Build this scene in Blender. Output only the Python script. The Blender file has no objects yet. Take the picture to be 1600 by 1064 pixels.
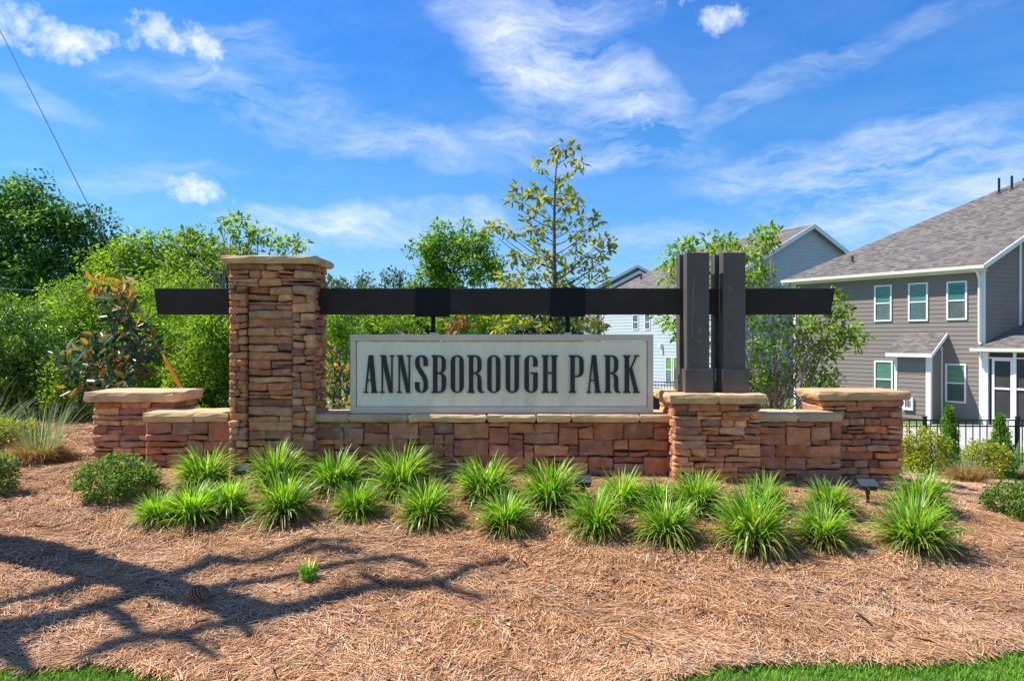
import bpy, math, random
import numpy as np
from mathutils import Vector
random.seed(7)
rng = np.random.default_rng(7)
R = math.radians
# ------------------------------------------------------------------ camera, sun, sky
F = 1600 * 24 / 36.0
H = 1.75
scene = bpy.context.scene
col = scene.collection
cam_d = bpy.data.cameras.new('camera'); cam = bpy.data.objects.new('camera', cam_d); col.objects.link(cam)
cam.location = (0, 0, H); cam.rotation_euler = (R(90), 0, 0)
cam_d.lens = 24; cam_d.sensor_width = 36; cam_d.clip_start = 0.05; cam_d.clip_end = 3000
scene.camera = cam
scene.view_settings.view_transform = 'Standard'
scene.view_settings.look = 'None'
scene.view_settings.exposure = 0.82
scene.view_settings.gamma = 1
scene.view_settings.use_curve_mapping = False

SUN_EL = 55.0
SUN_H = Vector((-0.985, 0.10)).normalized()      # horizontal direction towards the sun
SUN = Vector((SUN_H.x * math.cos(R(SUN_EL)), SUN_H.y * math.cos(R(SUN_EL)), math.sin(R(SUN_EL))))
sl = bpy.data.lights.new('sun', 'SUN'); sl.energy = 4.7; sl.angle = R(0.42); sl.color = (1.0, 0.93, 0.82)
so = bpy.data.objects.new('sun', sl); col.objects.link(so)
so.rotation_euler = SUN.to_track_quat('Z', 'Y').to_euler()
so.location = (-20, -5, 30)

world = bpy.data.worlds.new('World'); scene.world = world; world.use_nodes = True
wn = world.node_tree.nodes; wl = world.node_tree.links; wn.clear()
def N(nodes, t, **kw):
    n = nodes.new(t)
    for k, v in kw.items(): setattr(n, k, v)
    return n
def wmath(op, a, b=None, c=None):
    n = N(wn, 'ShaderNodeMath', operation=op)
    for i, v in enumerate((a, b, c)):
        if v is None: continue
        if isinstance(v, (int, float)): n.inputs[i].default_value = v
        else: wl.new(v, n.inputs[i])
    return n.outputs[0]
sky = N(wn, 'ShaderNodeTexSky', sky_type='NISHITA', sun_disc=False)
sky.sun_elevation = R(SUN_EL); sky.sun_rotation = math.atan2(SUN_H.x, SUN_H.y)
sky.air_density = 1.0; sky.dust_density = 0.25; sky.ozone_density = 1.6
tc = N(wn, 'ShaderNodeTexCoord')
nrm = N(wn, 'ShaderNodeVectorMath', operation='NORMALIZE'); wl.new(tc.outputs['Generated'], nrm.inputs[0])
DIR = nrm.outputs[0]
def noise(vec, scale, detail=6, rough=0.6, lac=2.0, dist=0.0):
    n = N(wn, 'ShaderNodeTexNoise'); wl.new(vec, n.inputs['Vector'])
    n.inputs['Scale'].default_value = scale; n.inputs['Detail'].default_value = detail
    n.inputs['Roughness'].default_value = rough; n.inputs['Lacunarity'].default_value = lac; n.inputs['Distortion'].default_value = dist
    return n
warp = noise(DIR, 3.2, 5, 0.6)
wsub = N(wn, 'ShaderNodeVectorMath', operation='SUBTRACT'); wl.new(warp.outputs['Color'], wsub.inputs[0]); wsub.inputs[1].default_value = (.5, .5, .5)
wsc = N(wn, 'ShaderNodeVectorMath', operation='SCALE'); wl.new(wsub.outputs[0], wsc.inputs[0]); wsc.inputs['Scale'].default_value = 0.16
wadd = N(wn, 'ShaderNodeVectorMath', operation='ADD'); wl.new(DIR, wadd.inputs[0]); wl.new(wsc.outputs[0], wadd.inputs[1])
WDIR = wadd.outputs[0]
wsc2 = N(wn, 'ShaderNodeVectorMath', operation='SCALE'); wl.new(wsub.outputs[0], wsc2.inputs[0]); wsc2.inputs['Scale'].default_value = 0.05
wadd2 = N(wn, 'ShaderNodeVectorMath', operation='ADD'); wl.new(DIR, wadd2.inputs[0]); wl.new(wsc2.outputs[0], wadd2.inputs[1])
PDIR = wadd2.outputs[0]
def blob(az_el, sx, sy, rot, amp, vec):
    """soft ellipse round a direction of the sky (angles in degrees)"""
    az, el = R(az_el[0]), R(az_el[1])
    c = Vector((math.sin(az) * math.cos(el), math.cos(az) * math.cos(el), math.sin(el)))
    t = Vector((math.cos(az), -math.sin(az), 0)); b = t.cross(c) * -1
    if b.z < 0: b = -b
    cr, sr = math.cos(R(rot)), math.sin(R(rot))
    u = (t * cr + b * sr) / math.sin(R(sx)); v = (b * cr - t * sr) / math.sin(R(sy))
    outs = []
    for w in (u, v):
        d = N(wn, 'ShaderNodeVectorMath', operation='DOT_PRODUCT'); wl.new(vec, d.inputs[0]); d.inputs[1].default_value = w
        outs.append(wmath('SUBTRACT', d.outputs['Value'], w.dot(c)))
    q = wmath('MULTIPLY', outs[1], outs[1])
    q = wmath('MULTIPLY_ADD', outs[0], outs[0], q)
    q = wmath('SUBTRACT', 1.0, q)
    q = wmath('MAXIMUM', q, 0.0)
    return wmath('MULTIPLY', q, amp)
def azel(px, py):
    x, z = (px - 800) / F, (532 - py) / F
    return (math.degrees(math.atan(x)), math.degrees(math.atan(z / math.sqrt(1 + x * x))))
# high thin cloud: centre, half sizes, tilt, strength
WISPS = [((850, 90), 7.5, 5, -25, 1.05), ((960, 150), 9, 4.0, -40, .78), ((760, 50), 5, 2, -20, .6), ((880, 20), 8, 2.5, 0, .7), ((420, 165), 12, 2.4, -10, .5),
         ((380, 75), 8, 1.8, -8, .35), ((620, 225), 10, 1.8, -6, .5), ((1370, 275), 10, 4.0, 14, .88), ((1480, 330), 9, 4.0, 20, .9), ((1200, 280), 8, 2.2, 6, .55),
         ((1250, 110), 16, 1.5, 18, .42), ((520, 355), 10, 2.0, 4, .75), ((720, 330), 7, 1.5, -6, .6), ((980, 245), 9, 1.5, -2, .6), ((200, 270), 9, 1.4, 5, .4),
         ((820, 215), 8, 2.0, 0, .5), ((1020, 390), 8, 1.8, 0, .45), ((1340, 380), 10, 2.5, 5, .7), ((70, 130), 4, 1.2, -20, .35)]
PUFFS = [((95, 55), 3.2, 1.5, -8, 1.0), ((180, 62), 2.2, 0.9, 4, .9), ((275, 62), 3.4, 1.7, -18, 1.0), ((300, 298), 3.0, 1.3, -5, 1.15), ((330, 306), 2.2, .9, -12, .9), ((1125, 22), 2.2, 1.1, -14, 1.0),
         ((10, 15), 3.5, 1.8, 0, 1.0), ((995, 172), 2.6, 1.6, -20, .8), ((1045, 5), 1.8, .7, 0, .8), ((410, 193), 1.4, .5, -10, .5)]
acc = None
for c, sx, sy, rt, a in WISPS:
    b_ = blob(azel(*c), sx, sy, rt, a, WDIR); acc = b_ if acc is None else wmath('MAXIMUM', acc, b_)
mp = N(wn, 'ShaderNodeMapping'); mp.inputs['Rotation'].default_value = (0, R(10), 0); mp.inputs['Scale'].default_value = (1.3, 1.3, 6.5); wl.new(WDIR, mp.inputs['Vector'])
streak = noise(mp.outputs[0], 3.8, 10, 0.68, 2.1, 0.3)
mp2 = N(wn, 'ShaderNodeMapping'); mp2.inputs['Rotation'].default_value = (0, R(-14), R(20)); mp2.inputs['Scale'].default_value = (1, 1, 2.6); wl.new(DIR, mp2.inputs['Vector'])
puffy = noise(mp2.outputs[0], 9, 8, 0.6)
tex = wmath('ADD', wmath('MULTIPLY', streak.outputs['Fac'], 0.62), wmath('MULTIPLY', puffy.outputs['Fac'], 0.38))
sep = N(wn, 'ShaderNodeSeparateXYZ'); wl.new(DIR, sep.inputs[0])
back = wmath('MULTIPLY', wmath('MAXIMUM', wmath('MULTIPLY', sep.outputs['Y'], -1.0), 0.0), .8)     # unseen cloud behind the camera, thickened to brighten the shaded fronts
acc = wmath('MAXIMUM', acc, back)
base_w = wmath('ADD', acc, 0.07)
w1 = wmath('MULTIPLY', base_w, wmath('MULTIPLY', wmath('MAXIMUM', wmath('SUBTRACT', tex, 0.41), 0.0), 4.0))
w1 = wmath('MINIMUM', w1, 0.86)
pacc = None
for c, sx, sy, rt, a in PUFFS:
    b_ = blob(azel(*c), sx * 1.45, sy * 1.6, rt, a, PDIR); pacc = b_ if pacc is None else wmath('MAXIMUM', pacc, b_)
cell = noise(DIR, 17, 9, 0.68)
p1 = wmath('SUBTRACT', wmath('ADD', pacc, wmath('MULTIPLY', wmath('SUBTRACT', cell.outputs['Fac'], .5), 2.6)), .62)
p1 = wmath('MULTIPLY', p1, 1.7)
p1 = wmath('MINIMUM', wmath('MAXIMUM', p1, 0.0), 1.0)
p1 = wmath('MULTIPLY', p1, wmath('MINIMUM', wmath('MULTIPLY', pacc, 5.0), 1.0))
cl = wmath('MAXIMUM', w1, wmath('MULTIPLY', p1, .95))
fade = wmath('MINIMUM', wmath('MAXIMUM', wmath('MULTIPLY', sep.outputs['Z'], 14.0), 0.0), 1.0)
cl = wmath('MULTIPLY', cl, fade)
shade = noise(PDIR, 14, 4, .5)
# the clean deep blue of the photograph's air, paler towards the horizon
rampn = N(wn, 'ShaderNodeValToRGB'); wl.new(sep.outputs['Z'], rampn.inputs[0]); el_ = rampn.color_ramp.elements
el_[0].position = 0.0; el_[0].color = (.28, .46, .74, 1); el_[1].position = 1.0; el_[1].color = (.18, .50, .92, 1)
for p_, c_ in ((.06, (.30, .47, .70, 1)), (.17, (.25, .49, .74, 1)), (.3, (.19, .49, .78, 1)), (.45, (.15, .47, .88, 1))):
    e_ = el_.new(p_); e_.color = c_
hsv = N(wn, 'ShaderNodeVectorMath', operation='MULTIPLY'); wl.new(sky.outputs[0], hsv.inputs[0]); wl.new(rampn.outputs[0], hsv.inputs[1])
ccr = N(wn, 'ShaderNodeMixRGB'); wl.new(shade.outputs['Fac'], ccr.inputs[0]); ccr.inputs[1].default_value = (3.2, 3.7, 4.5, 1); ccr.inputs[2].default_value = (4.5, 4.75, 5.1, 1)
mixc = N(wn, 'ShaderNodeMixRGB'); wl.new(cl, mixc.inputs[0]); wl.new(hsv.outputs[0], mixc.inputs[1]); wl.new(ccr.outputs[0], mixc.inputs[2])
bg = N(wn, 'ShaderNodeBackground'); wl.new(mixc.outputs[0], bg.inputs[0]); bg.inputs[1].default_value = 0.14
wo = N(wn, 'ShaderNodeOutputWorld'); wl.new(bg.outputs[0], wo.inputs[0])

# ------------------------------------------------------------------ helpers
def P(px, py, d): return Vector(((px - 800) / F * d, d, H - (py - 532) / F * d))
def PX(px, d): return (px - 800) / F * d
def PZ(py, d): return H - (py - 532) / F * d
def tag(o, label=None, cat=None, group=None, kind=None):
    if label: o['label'] = label
    if cat: o['category'] = cat
    if group: o['group'] = group
    if kind: o['kind'] = kind
    return o
def thing(name, loc, label, cat, group=None):
    o = bpy.data.objects.new(name, None); o.location = loc; o.empty_display_size = .1; col.objects.link(o)
    return tag(o, label, cat, group)
def mesh_np(name, v, f, cols=None, smooth=False, uv=None):
    """v (n,3); f (m,k) all the same k, or a list of lists; cols (n,3) per vertex"""
    me = bpy.data.meshes.new(name)
    v = np.asarray(v, dtype=np.float32)
    if isinstance(f, np.ndarray):
        m, k = f.shape
        me.vertices.add(len(v)); me.vertices.foreach_set('co', v.ravel())
        me.loops.add(m * k); me.loops.foreach_set('vertex_index', f.astype(np.int32).ravel())
        me.polygons.add(m); me.polygons.foreach_set('loop_start', np.arange(0, m * k, k, dtype=np.int32))
        try: me.polygons.foreach_set('loop_total', np.full(m, k, dtype=np.int32))
        except Exception: pass
        me.update(calc_edges=True)
    else:
        me.from_pydata([tuple(map(float, p)) for p in v], [], [list(map(int, q)) for q in f])
    if cols is not None:
        ca = me.color_attributes.new('tint', 'FLOAT_COLOR', 'POINT')
        c4 = np.ones((len(v), 4), dtype=np.float32); c4[:, :3] = cols
        ca.data.foreach_set('color', c4.ravel())
    if smooth:
        me.polygons.foreach_set('use_smooth', np.ones(len(me.polygons), dtype=bool))
        if smooth == 'edges': me.set_sharp_from_angle(angle=R(24))
    return me
def link(name, me, m, parent=None, colr=None, loc=None):
    o = bpy.data.objects.new(name, me); col.objects.link(o)
    if m is not None and not me.materials: me.materials.append(m)
    if parent is not None: o.parent = parent
    if colr: o.color = (*colr[:3], 1)
    if loc is not None: o.location = loc
    return o
def org(root):
    """world position of a thing or a part (none of them is turned)"""
    p = Vector((0, 0, 0))
    while root is not None: p += Vector(root.location); root = root.parent
    return p
def part(name, v, f, m, root, cols=None, smooth=False, colr=None):
    """mesh from world coordinates as a child of root"""
    v = np.asarray(v, dtype=np.float64) - np.array(org(root)) if root is not None else np.asarray(v, dtype=np.float64)
    return link(name, mesh_np(name, v, f, cols, smooth), m, root, colr)
class MB:
    def __init__(s): s.v = []; s.f = []; s.c = []
    def add(s, v, f, c=None):
        n = len(s.v); s.v += [tuple(p) for p in v]; s.f += [[i + n for i in q] for q in f]
        s.c += [tuple(c)] * len(v) if c is not None else [(1, 1, 1)] * len(v)
    def box(s, x0, x1, y0, y1, z0, z1, c=None):
        s.add([(x0, y0, z0), (x1, y0, z0), (x1, y1, z0), (x0, y1, z0), (x0, y0, z1), (x1, y0, z1), (x1, y1, z1), (x0, y1, z1)],
              [(0, 3, 2, 1), (4, 5, 6, 7), (0, 1, 5, 4), (1, 2, 6, 5), (2, 3, 7, 6), (3, 0, 4, 7)], c)
    def obox(s, o, u, n, a0, a1, b0, b1, z0, z1, c=None):
        """box in a frame: origin o (xy), along u, outward n"""
        pt = lambda a, b, z: (o[0] + u[0] * a + n[0] * b, o[1] + u[1] * a + n[1] * b, z)
        v = [pt(a0, b0, z0), pt(a1, b0, z0), pt(a1, b1, z0), pt(a0, b1, z0), pt(a0, b0, z1), pt(a1, b0, z1), pt(a1, b1, z1), pt(a0, b1, z1)]
        s.add(v, [(0, 3, 2, 1), (4, 5, 6, 7), (0, 1, 5, 4), (1, 2, 6, 5), (2, 3, 7, 6), (3, 0, 4, 7)], c)
    def tube(s, pts, rad, k=6, c=None):
        pts = [Vector(p) for p in pts]; rs = rad if isinstance(rad, (list, tuple)) else [rad] * len(pts)
        v = []; f = []
        for i, p in enumerate(pts):
            t = (pts[min(i + 1, len(pts) - 1)] - pts[max(i - 1, 0)]).normalized()
            a = t.cross(Vector((0.3, 0.9, 0.2))); a = (a if a.length > .05 else t.cross(Vector((1, 0, 0)))).normalized(); b = t.cross(a)
            for j in range(k):
                q = 2 * math.pi * j / k; v.append(p + (a * math.cos(q) + b * math.sin(q)) * rs[i])
        for i in range(len(pts) - 1):
            for j in range(k): f.append((i * k + j, i * k + (j + 1) % k, (i + 1) * k + (j + 1) % k, (i + 1) * k + j))
        f.append(tuple(range(k))[::-1]); f.append(tuple((len(pts) - 1) * k + j for j in range(k)))
        s.add(v, f, c)
    def build(s, name, m, root=None, smooth=False, colr=None):
        return part(name, np.array(s.v), s.f, m, root, np.array(s.c), smooth, colr)
def bevel(o, w, seg=2):
    md = o.modifiers.new('bevel', 'BEVEL'); md.width = w; md.segments = seg; md.limit_method = 'ANGLE'
    return o

# ------------------------------------------------------------------ materials
def mat(name, base=(.5, .5, .5), rough=.7, attr=None, spec=.4, metal=0, noise_s=0, noise_a=.3, bump=0, bump_s=None, trans=0, extra=None, coords='Object', stretch=None, contrast=None, stain=None, coat=0):
    m = bpy.data.materials.new(name); m.use_nodes = True
    nt = m.node_tree; ns = nt.nodes; ls = nt.links; ns.clear()
    out = ns.new('ShaderNodeOutputMaterial'); b = ns.new('ShaderNodeBsdfPrincipled')
    b.inputs['Roughness'].default_value = rough; b.inputs['Metallic'].default_value = metal
    b.inputs['Specular IOR Level'].default_value = spec
    if coat: b.inputs['Coat Weight'].default_value = coat
    tcn = ns.new('ShaderNodeTexCoord'); vec = tcn.outputs[coords]
    if stretch:
        mpn = ns.new('ShaderNodeMapping'); mpn.inputs['Scale'].default_value = stretch; ls.new(vec, mpn.inputs['Vector']); vec = mpn.outputs[0]
    if attr == 'tint':
        a = ns.new('ShaderNodeAttribute'); a.attribute_name = 'tint'; c = a.outputs['Color']
    elif attr == 'object':
        a = ns.new('ShaderNodeObjectInfo'); c = a.outputs['Color']
        va = ns.new('ShaderNodeVectorMath'); va.operation = 'ADD'; cmb = ns.new('ShaderNodeVectorMath'); cmb.operation = 'SCALE'
        cmb.inputs[0].default_value = (37, 61, 23); ls.new(a.outputs['Random'], cmb.inputs['Scale']); ls.new(vec, va.inputs[0]); ls.new(cmb.outputs[0], va.inputs[1]); vec = va.outputs[0]
    else:
        rg = ns.new('ShaderNodeRGB'); rg.outputs[0].default_value = (*base, 1); c = rg.outputs[0]
    if noise_s:
        n1 = ns.new('ShaderNodeTexNoise'); n1.inputs['Scale'].default_value = noise_s; n1.inputs['Detail'].default_value = 6; n1.inputs['Roughness'].default_value = .65; ls.new(vec, n1.inputs['Vector'])
        mr = ns.new('ShaderNodeMapRange'); mr.inputs['From Min'].default_value = .3; mr.inputs['From Max'].default_value = .7
        mr.inputs['To Min'].default_value = 1 - noise_a; mr.inputs['To Max'].default_value = 1 + noise_a; ls.new(n1.outputs['Fac'], mr.inputs['Value'])
        vm = ns.new('ShaderNodeVectorMath'); vm.operation = 'SCALE'; ls.new(c, vm.inputs[0]); ls.new(mr.outputs[0], vm.inputs['Scale']); c = vm.outputs[0]
    if stain:
        n2 = ns.new('ShaderNodeTexNoise'); n2.inputs['Scale'].default_value = stain[1]; n2.inputs['Detail'].default_value = 5; ls.new(vec, n2.inputs['Vector'])
        r2 = ns.new('ShaderNodeMapRange'); r2.inputs['From Min'].default_value = stain[2]; r2.inputs['From Max'].default_value = stain[2] + .12; ls.new(n2.outputs['Fac'], r2.inputs['Value'])
        r3 = ns.new('ShaderNodeMath'); r3.operation = 'MULTIPLY'; ls.new(r2.outputs[0], r3.inputs[0]); r3.inputs[1].default_value = stain[3]
        mx = ns.new('ShaderNodeMixRGB'); ls.new(r3.outputs[0], mx.inputs[0]); ls.new(c, mx.inputs[1]); mx.inputs[2].default_value = (*stain[0], 1); c = mx.outputs[0]
    ls.new(c, b.inputs['Base Color'])
    if bump:
        n3 = ns.new('ShaderNodeTexNoise'); n3.inputs['Scale'].default_value = bump_s or noise_s * 2; n3.inputs['Detail'].default_value = 8; n3.inputs['Roughness'].default_value = .7; ls.new(vec, n3.inputs['Vector'])
        bn = ns.new('ShaderNodeBump'); bn.inputs['Distance'].default_value = bump; bn.inputs['Strength'].default_value = 1; ls.new(n3.outputs['Fac'], bn.inputs['Height']); ls.new(bn.outputs[0], b.inputs['Normal'])
    surf = b.outputs[0]
    if trans:
        t = ns.new('ShaderNodeBsdfTranslucent'); vm2 = ns.new('ShaderNodeVectorMath'); vm2.operation = 'MULTIPLY'; ls.new(c, vm2.inputs[0]); vm2.inputs[1].default_value = (1.7, 1.6, .5)
        ls.new(vm2.outputs[0], t.inputs['Color']); ms = ns.new('ShaderNodeMixShader'); ms.inputs[0].default_value = trans; ls.new(surf, ms.inputs[1]); ls.new(t.outputs[0], ms.inputs[2]); surf = ms.outputs[0]
    ls.new(surf, out.inputs['Surface'])
    return m
M = {}
M['stone'] = mat('ledge stone', attr='object', rough=.85, spec=.25, noise_s=13, noise_a=.36, bump=.013, bump_s=24, stain=((.50, .40, .30), 8, .58, .35))
M['block'] = mat('ashlar stone', attr='object', rough=.85, spec=.25, noise_s=9, noise_a=.34, bump=.012, bump_s=18, stain=((.48, .34, .26), 7, .56, .4))
M['cap'] = mat('cap stone', attr='object', rough=.85, spec=.25, noise_s=6, noise_a=.28, bump=.007, bump_s=20, stain=((.60, .42, .24), 5, .52, .5))
M['core'] = mat('dark mortar', (.035, .028, .024), .95, noise_s=20, noise_a=.3, bump=.01)
M['beam'] = mat('dark brown painted steel', (.030, .018, .017), .6, spec=.25, noise_s=3, noise_a=.25, stain=((.055, .036, .034), 5, .64, .35), bump=.0006, bump_s=60)
M['sleeve'] = mat('black steel sleeve', (.003, .003, .005), .5, spec=.2, noise_s=6, noise_a=.3)
M['post'] = mat('brown painted steel post', (.098, .078, .074), .5, spec=.35, noise_s=3.5, noise_a=.2, stain=((.15, .13, .12), 4, .62, .4), bump=.0008, bump_s=50, stretch=(1, 1, .35))
M['scratch'] = mat('bare scratch', (.35, .33, .32), .6)
M['panel_frame'] = mat('cast stone frame', (.66, .53, .42), .85, spec=.25, noise_s=2.2, noise_a=.10, bump=.0015, bump_s=70, stain=((.48, .40, .33), 3, .6, .35))
M['panel_face'] = mat('cast stone face', (.84, .715, .56), .85, spec=.25, noise_s=5, noise_a=.06, bump=.0012, bump_s=80, stain=((.66, .54, .40), 3.2, .55, .5), stretch=(1.6, 1.6, .35))
M['letter'] = mat('black painted letter', (.016, .017, .022), .5, noise_s=20, noise_a=.2)
M['needle'] = mat('pine straw', attr='tint', rough=.75, spec=.25)
M['mulch'] = mat('pine straw bed', (.22, .11, .06), .95, noise_s=9, noise_a=.5, bump=.03, bump_s=60, stain=((.26, .19, .14), 3, .5, .5))
M['lawn'] = mat('lawn', (.095, .165, .022), .95, noise_s=1.2, noise_a=.3, bump=.02, bump_s=40, stain=((.16, .18, .04), .35, .5, .5))
M['grass'] = mat('grass blade', attr='tint', rough=.6, trans=.35)
M['leaf'] = mat('leaf', attr='tint', rough=.5, spec=.35, trans=.42)
M['glossleaf'] = mat('glossy leaf', attr='tint', rough=.32, spec=.5, trans=.28)
M['strap'] = mat('strap leaf', attr='tint', rough=.38, spec=.45, trans=.42)
M['bark'] = mat('bark', (.13, .10, .08), .9, noise_s=14, noise_a=.4, bump=.01)
M['palebark'] = mat('pale smooth bark', (.27, .21, .17), .8, noise_s=18, noise_a=.3, bump=.004)
M['pinebark'] = mat('tree bark', (.10, .075, .06), .9, noise_s=10, noise_a=.4, bump=.02)
M['metal'] = mat('black fence metal', (.010, .010, .011), .45, spec=.5, noise_s=8, noise_a=.2)
M['taupe'] = mat('taupe siding', (.215, .183, .162), .7, noise_s=1.5, noise_a=.06, bump=.001, bump_s=50, stretch=(1, 1, 8))
M['bluesiding'] = mat('pale blue grey siding', (.42, .475, .52), .7, noise_s=1, noise_a=.05)
M['greysiding'] = mat('grey siding', (.20, .225, .245), .7, noise_s=1, noise_a=.05)
M['whitewall'] = mat('white siding', (.62, .65, .68), .7, noise_s=1, noise_a=.05)
M['trim'] = mat('white trim', (.74, .75, .77), .6, noise_s=3, noise_a=.04)
M['gutter'] = mat('cream gutter', (.66, .62, .54), .45, noise_s=3, noise_a=.04)
M['shingle'] = mat('asphalt shingle', attr='tint', rough=.95, spec=.15, noise_s=30, noise_a=.2, bump=.004, bump_s=120)
M['glass'] = mat('window glass', attr='object', rough=.12, spec=.6, noise_s=2.2, noise_a=.30)
M['blind'] = mat('window with blinds behind the glass', attr='object', rough=.15, spec=.6, noise_s=7, noise_a=.35, stretch=(.15, .15, 3.2))
M['screen'] = mat('dark insect screen', (.035, .033, .035), .6, noise_s=2, noise_a=.3)
M['concrete'] = mat('concrete', (.42, .40, .37), .9, noise_s=3, noise_a=.12, bump=.004)
M['orange'] = mat('orange plastic guard', (.75, .27, .02), .5, noise_s=5, noise_a=.1)
M['wire'] = mat('steel cable', (.10, .10, .11), .5, metal=.5)
M['palewire'] = mat('aluminium cable', (.35, .35, .36), .5)
M['cone'] = mat('pine cone', (.20, .12, .075), .8, noise_s=30, noise_a=.5)
M['fixture'] = mat('black fixture', (.015, .015, .017), .4, noise_s=10, noise_a=.2)
M['lens'] = mat('fixture glass', (.05, .06, .08), .25, spec=.5)
M['flower'] = mat('yellow flower', (.65, .45, .02), .6)
M['cover'] = mat('dark cover', (.02, .022, .027), .6, noise_s=6, noise_a=.3)

# ------------------------------------------------------------------ terrain
CP = [(-3, 3.3, .01), (0, 3.3, 0), (3, 3.3, .02), (-8, 3.3, .05), (8, 3.3, .0), (0, 0, -.08), (-8, 0, -.05), (8, 0, -.08), (0, -12, -.2), (-25, -10, -.1), (25, -10, -.2),
      (-1.8, 4.15, .13), (-3.7, 4.7, .25), (0, 5, .27), (-2.4, 5.1, .30), (3.2, 4.9, .21), (0, 4.2, .13), (2.5, 4.1, .10), (0, 5.6, .37), (-2.5, 5.6, .40), (3, 5.6, .31), (4.6, 5.4, .16),
      (-4, 6.75, .53), (-5, 6.2, .50), (-2.6, 6.4, .50), (0, 6.4, .46), (2, 6.3, .45), (3.8, 6.7, .33), (5, 6.6, .20), (-5.2, 9, .62), (-8, 7, .55), (-8, 10, .7), (-7, 14, .75), (-3, 9, .52),
      (5, 8.5, .02), (6.2, 9, -.12), (6, 12, -.6), (10, 12, -.75), (9, 16, -1.19), (3, 16, -1.0), (14, 23, -1.1), (16, 26, -1.1), (0, 9, .36), (2.5, 8.5, .25), (0, 14, -.3), (-4, 24, -.4), (0, 27, -1.0), (5, 28, -1.1),
      (10, 40, -1.25), (-10, 25, .3), (-20, 30, .3), (0, 60, -1.3), (40, 60, -1.3), (-50, 60, -.2), (0, 140, -1.3), (-120, 140, -1.3), (120, 140, -1.3), (60, 20, -1.2), (-50, 20, .1), (0, -60, -.4), (-80, -60, -.4), (80, -60, -.6)]
CPa = np.array(CP)
def _phi(r2): return np.sqrt(r2 + .15)
def _solve():
    d2 = ((CPa[:, None, :2] - CPa[None, :, :2]) ** 2).sum(-1); n = len(CPa)
    A = np.zeros((n + 1, n + 1)); A[:n, :n] = _phi(d2) - np.eye(n) * .02; A[:n, n] = 1; A[n, :n] = 1
    return np.linalg.solve(A, np.append(CPa[:, 2], 0))
_w = _solve()
def Gn(x, y):
    x = np.asarray(x, float); y = np.asarray(y, float)
    r = np.sqrt(x * x + y * y); s = np.where(r > 130, 130 / np.maximum(r, 1), 1.0); x = x * s; y = y * s
    out = np.full(x.shape, _w[-1])
    for i, (a, b, _) in enumerate(CPa): out = out + _w[i] * _phi((x - a) ** 2 + (y - b) ** 2)
    return out
def G(x, y): return float(Gn(x, y))
def hit(px, py):
    """where the sight line through a point of the photograph meets the ground"""
    lo = None
    for d in np.concatenate([np.arange(3, 12, .02), np.arange(12, 60, .1)]):
        if PZ(py, d) <= G(PX(px, d), d) + .012: return Vector((PX(px, d), float(d), PZ(py, d)))
    return Vector((PX(px, 60), 60, G(PX(px, 60), 60)))
def grid_mesh(xs, ys, fz, name, m, kind='structure', mask=None):
    X, Y = np.meshgrid(xs, ys, indexing='ij'); Z = fz(X, Y)
    v = np.stack([X, Y, Z], -1).reshape(-1, 3); nx, ny = X.shape
    i, j = np.meshgrid(np.arange(nx - 1), np.arange(ny - 1), indexing='ij'); a = (i * ny + j).ravel()
    f = np.stack([a, a + ny, a + ny + 1, a + 1], -1)
    o = link(name, mesh_np(name, v, f, smooth=True), m); o['kind'] = kind
    return o
gx = np.unique(np.concatenate([np.arange(-12, 16, .3), np.arange(-60, 60, 3), np.arange(-900, 901, 60)]))
gy = np.unique(np.concatenate([np.arange(0, 18, .3), np.arange(-60, 80, 3), np.arange(-900, 1501, 60)]))
grid_mesh(gx, gy, Gn, 'ground', M['lawn'])
EDGE = [(-400, 1048), (0, 1048), (60, 1053), (140, 1046), (200, 1050), (262, 1062), (330, 1070), (700, 1072), (1000, 1070), (1060, 1062), (1100, 1052), (1200, 1047), (1280, 1043), (1400, 1046), (1500, 1038), (1560, 1028), (1600, 1018), (1900, 985)]
EX = np.array([PX(a, 1.74 * F / (b - 532)) for a, b in EDGE]); EY = np.array([1.74 * F / (b - 532) for a, b in EDGE])
def yfront(x): return np.interp(x, EX, EY) + .012 * np.sin(x * 31) + .01 * np.sin(x * 73 + 1)
BX = np.array([-9, -6.5, -5.5, -4.6, -3, 0, 2.5, 4.2, 5.2, 6.5, 8.5, 11]); BY = np.array([9.5, 9.2, 9.4, 9.3, 8.6, 8.2, 8.4, 9.2, 9.9, 10.6, 11.0, 11.0])
def yback(x): return np.interp(x, BX, BY)
def micro(x, y): return .010 * np.sin(x * 5.1 + 1.3 * np.sin(y * 3.3)) * np.sin(y * 6.3 + x) + .007 * np.sin(x * 14 + y * 9) * np.sin(y * 17 - x * 5)
def bed_mesh():
    xs = np.arange(-8.5, 10.6, .07); nv = 90
    t = np.linspace(0, 1, nv) ** 1.3
    X = np.repeat(xs[:, None], nv, 1); Y = yfront(xs)[:, None] * (1 - t) + yback(xs)[:, None] * t
    Z = Gn(X, Y) + .018 + micro(X, Y); Z[:, 0] -= .02; Z[:, -1] -= .03
    v = np.stack([X, Y, Z], -1).reshape(-1, 3); nx = len(xs)
    i, j = np.meshgrid(np.arange(nx - 1), np.arange(nv - 1), indexing='ij'); a = (i * nv + j).ravel()
    o = link('mulch_bed', mesh_np('mulch_bed', v, np.stack([a, a + nv, a + nv + 1, a + 1], -1), smooth=True), M['mulch']); o['kind'] = 'structure'
bed_mesh()

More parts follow.
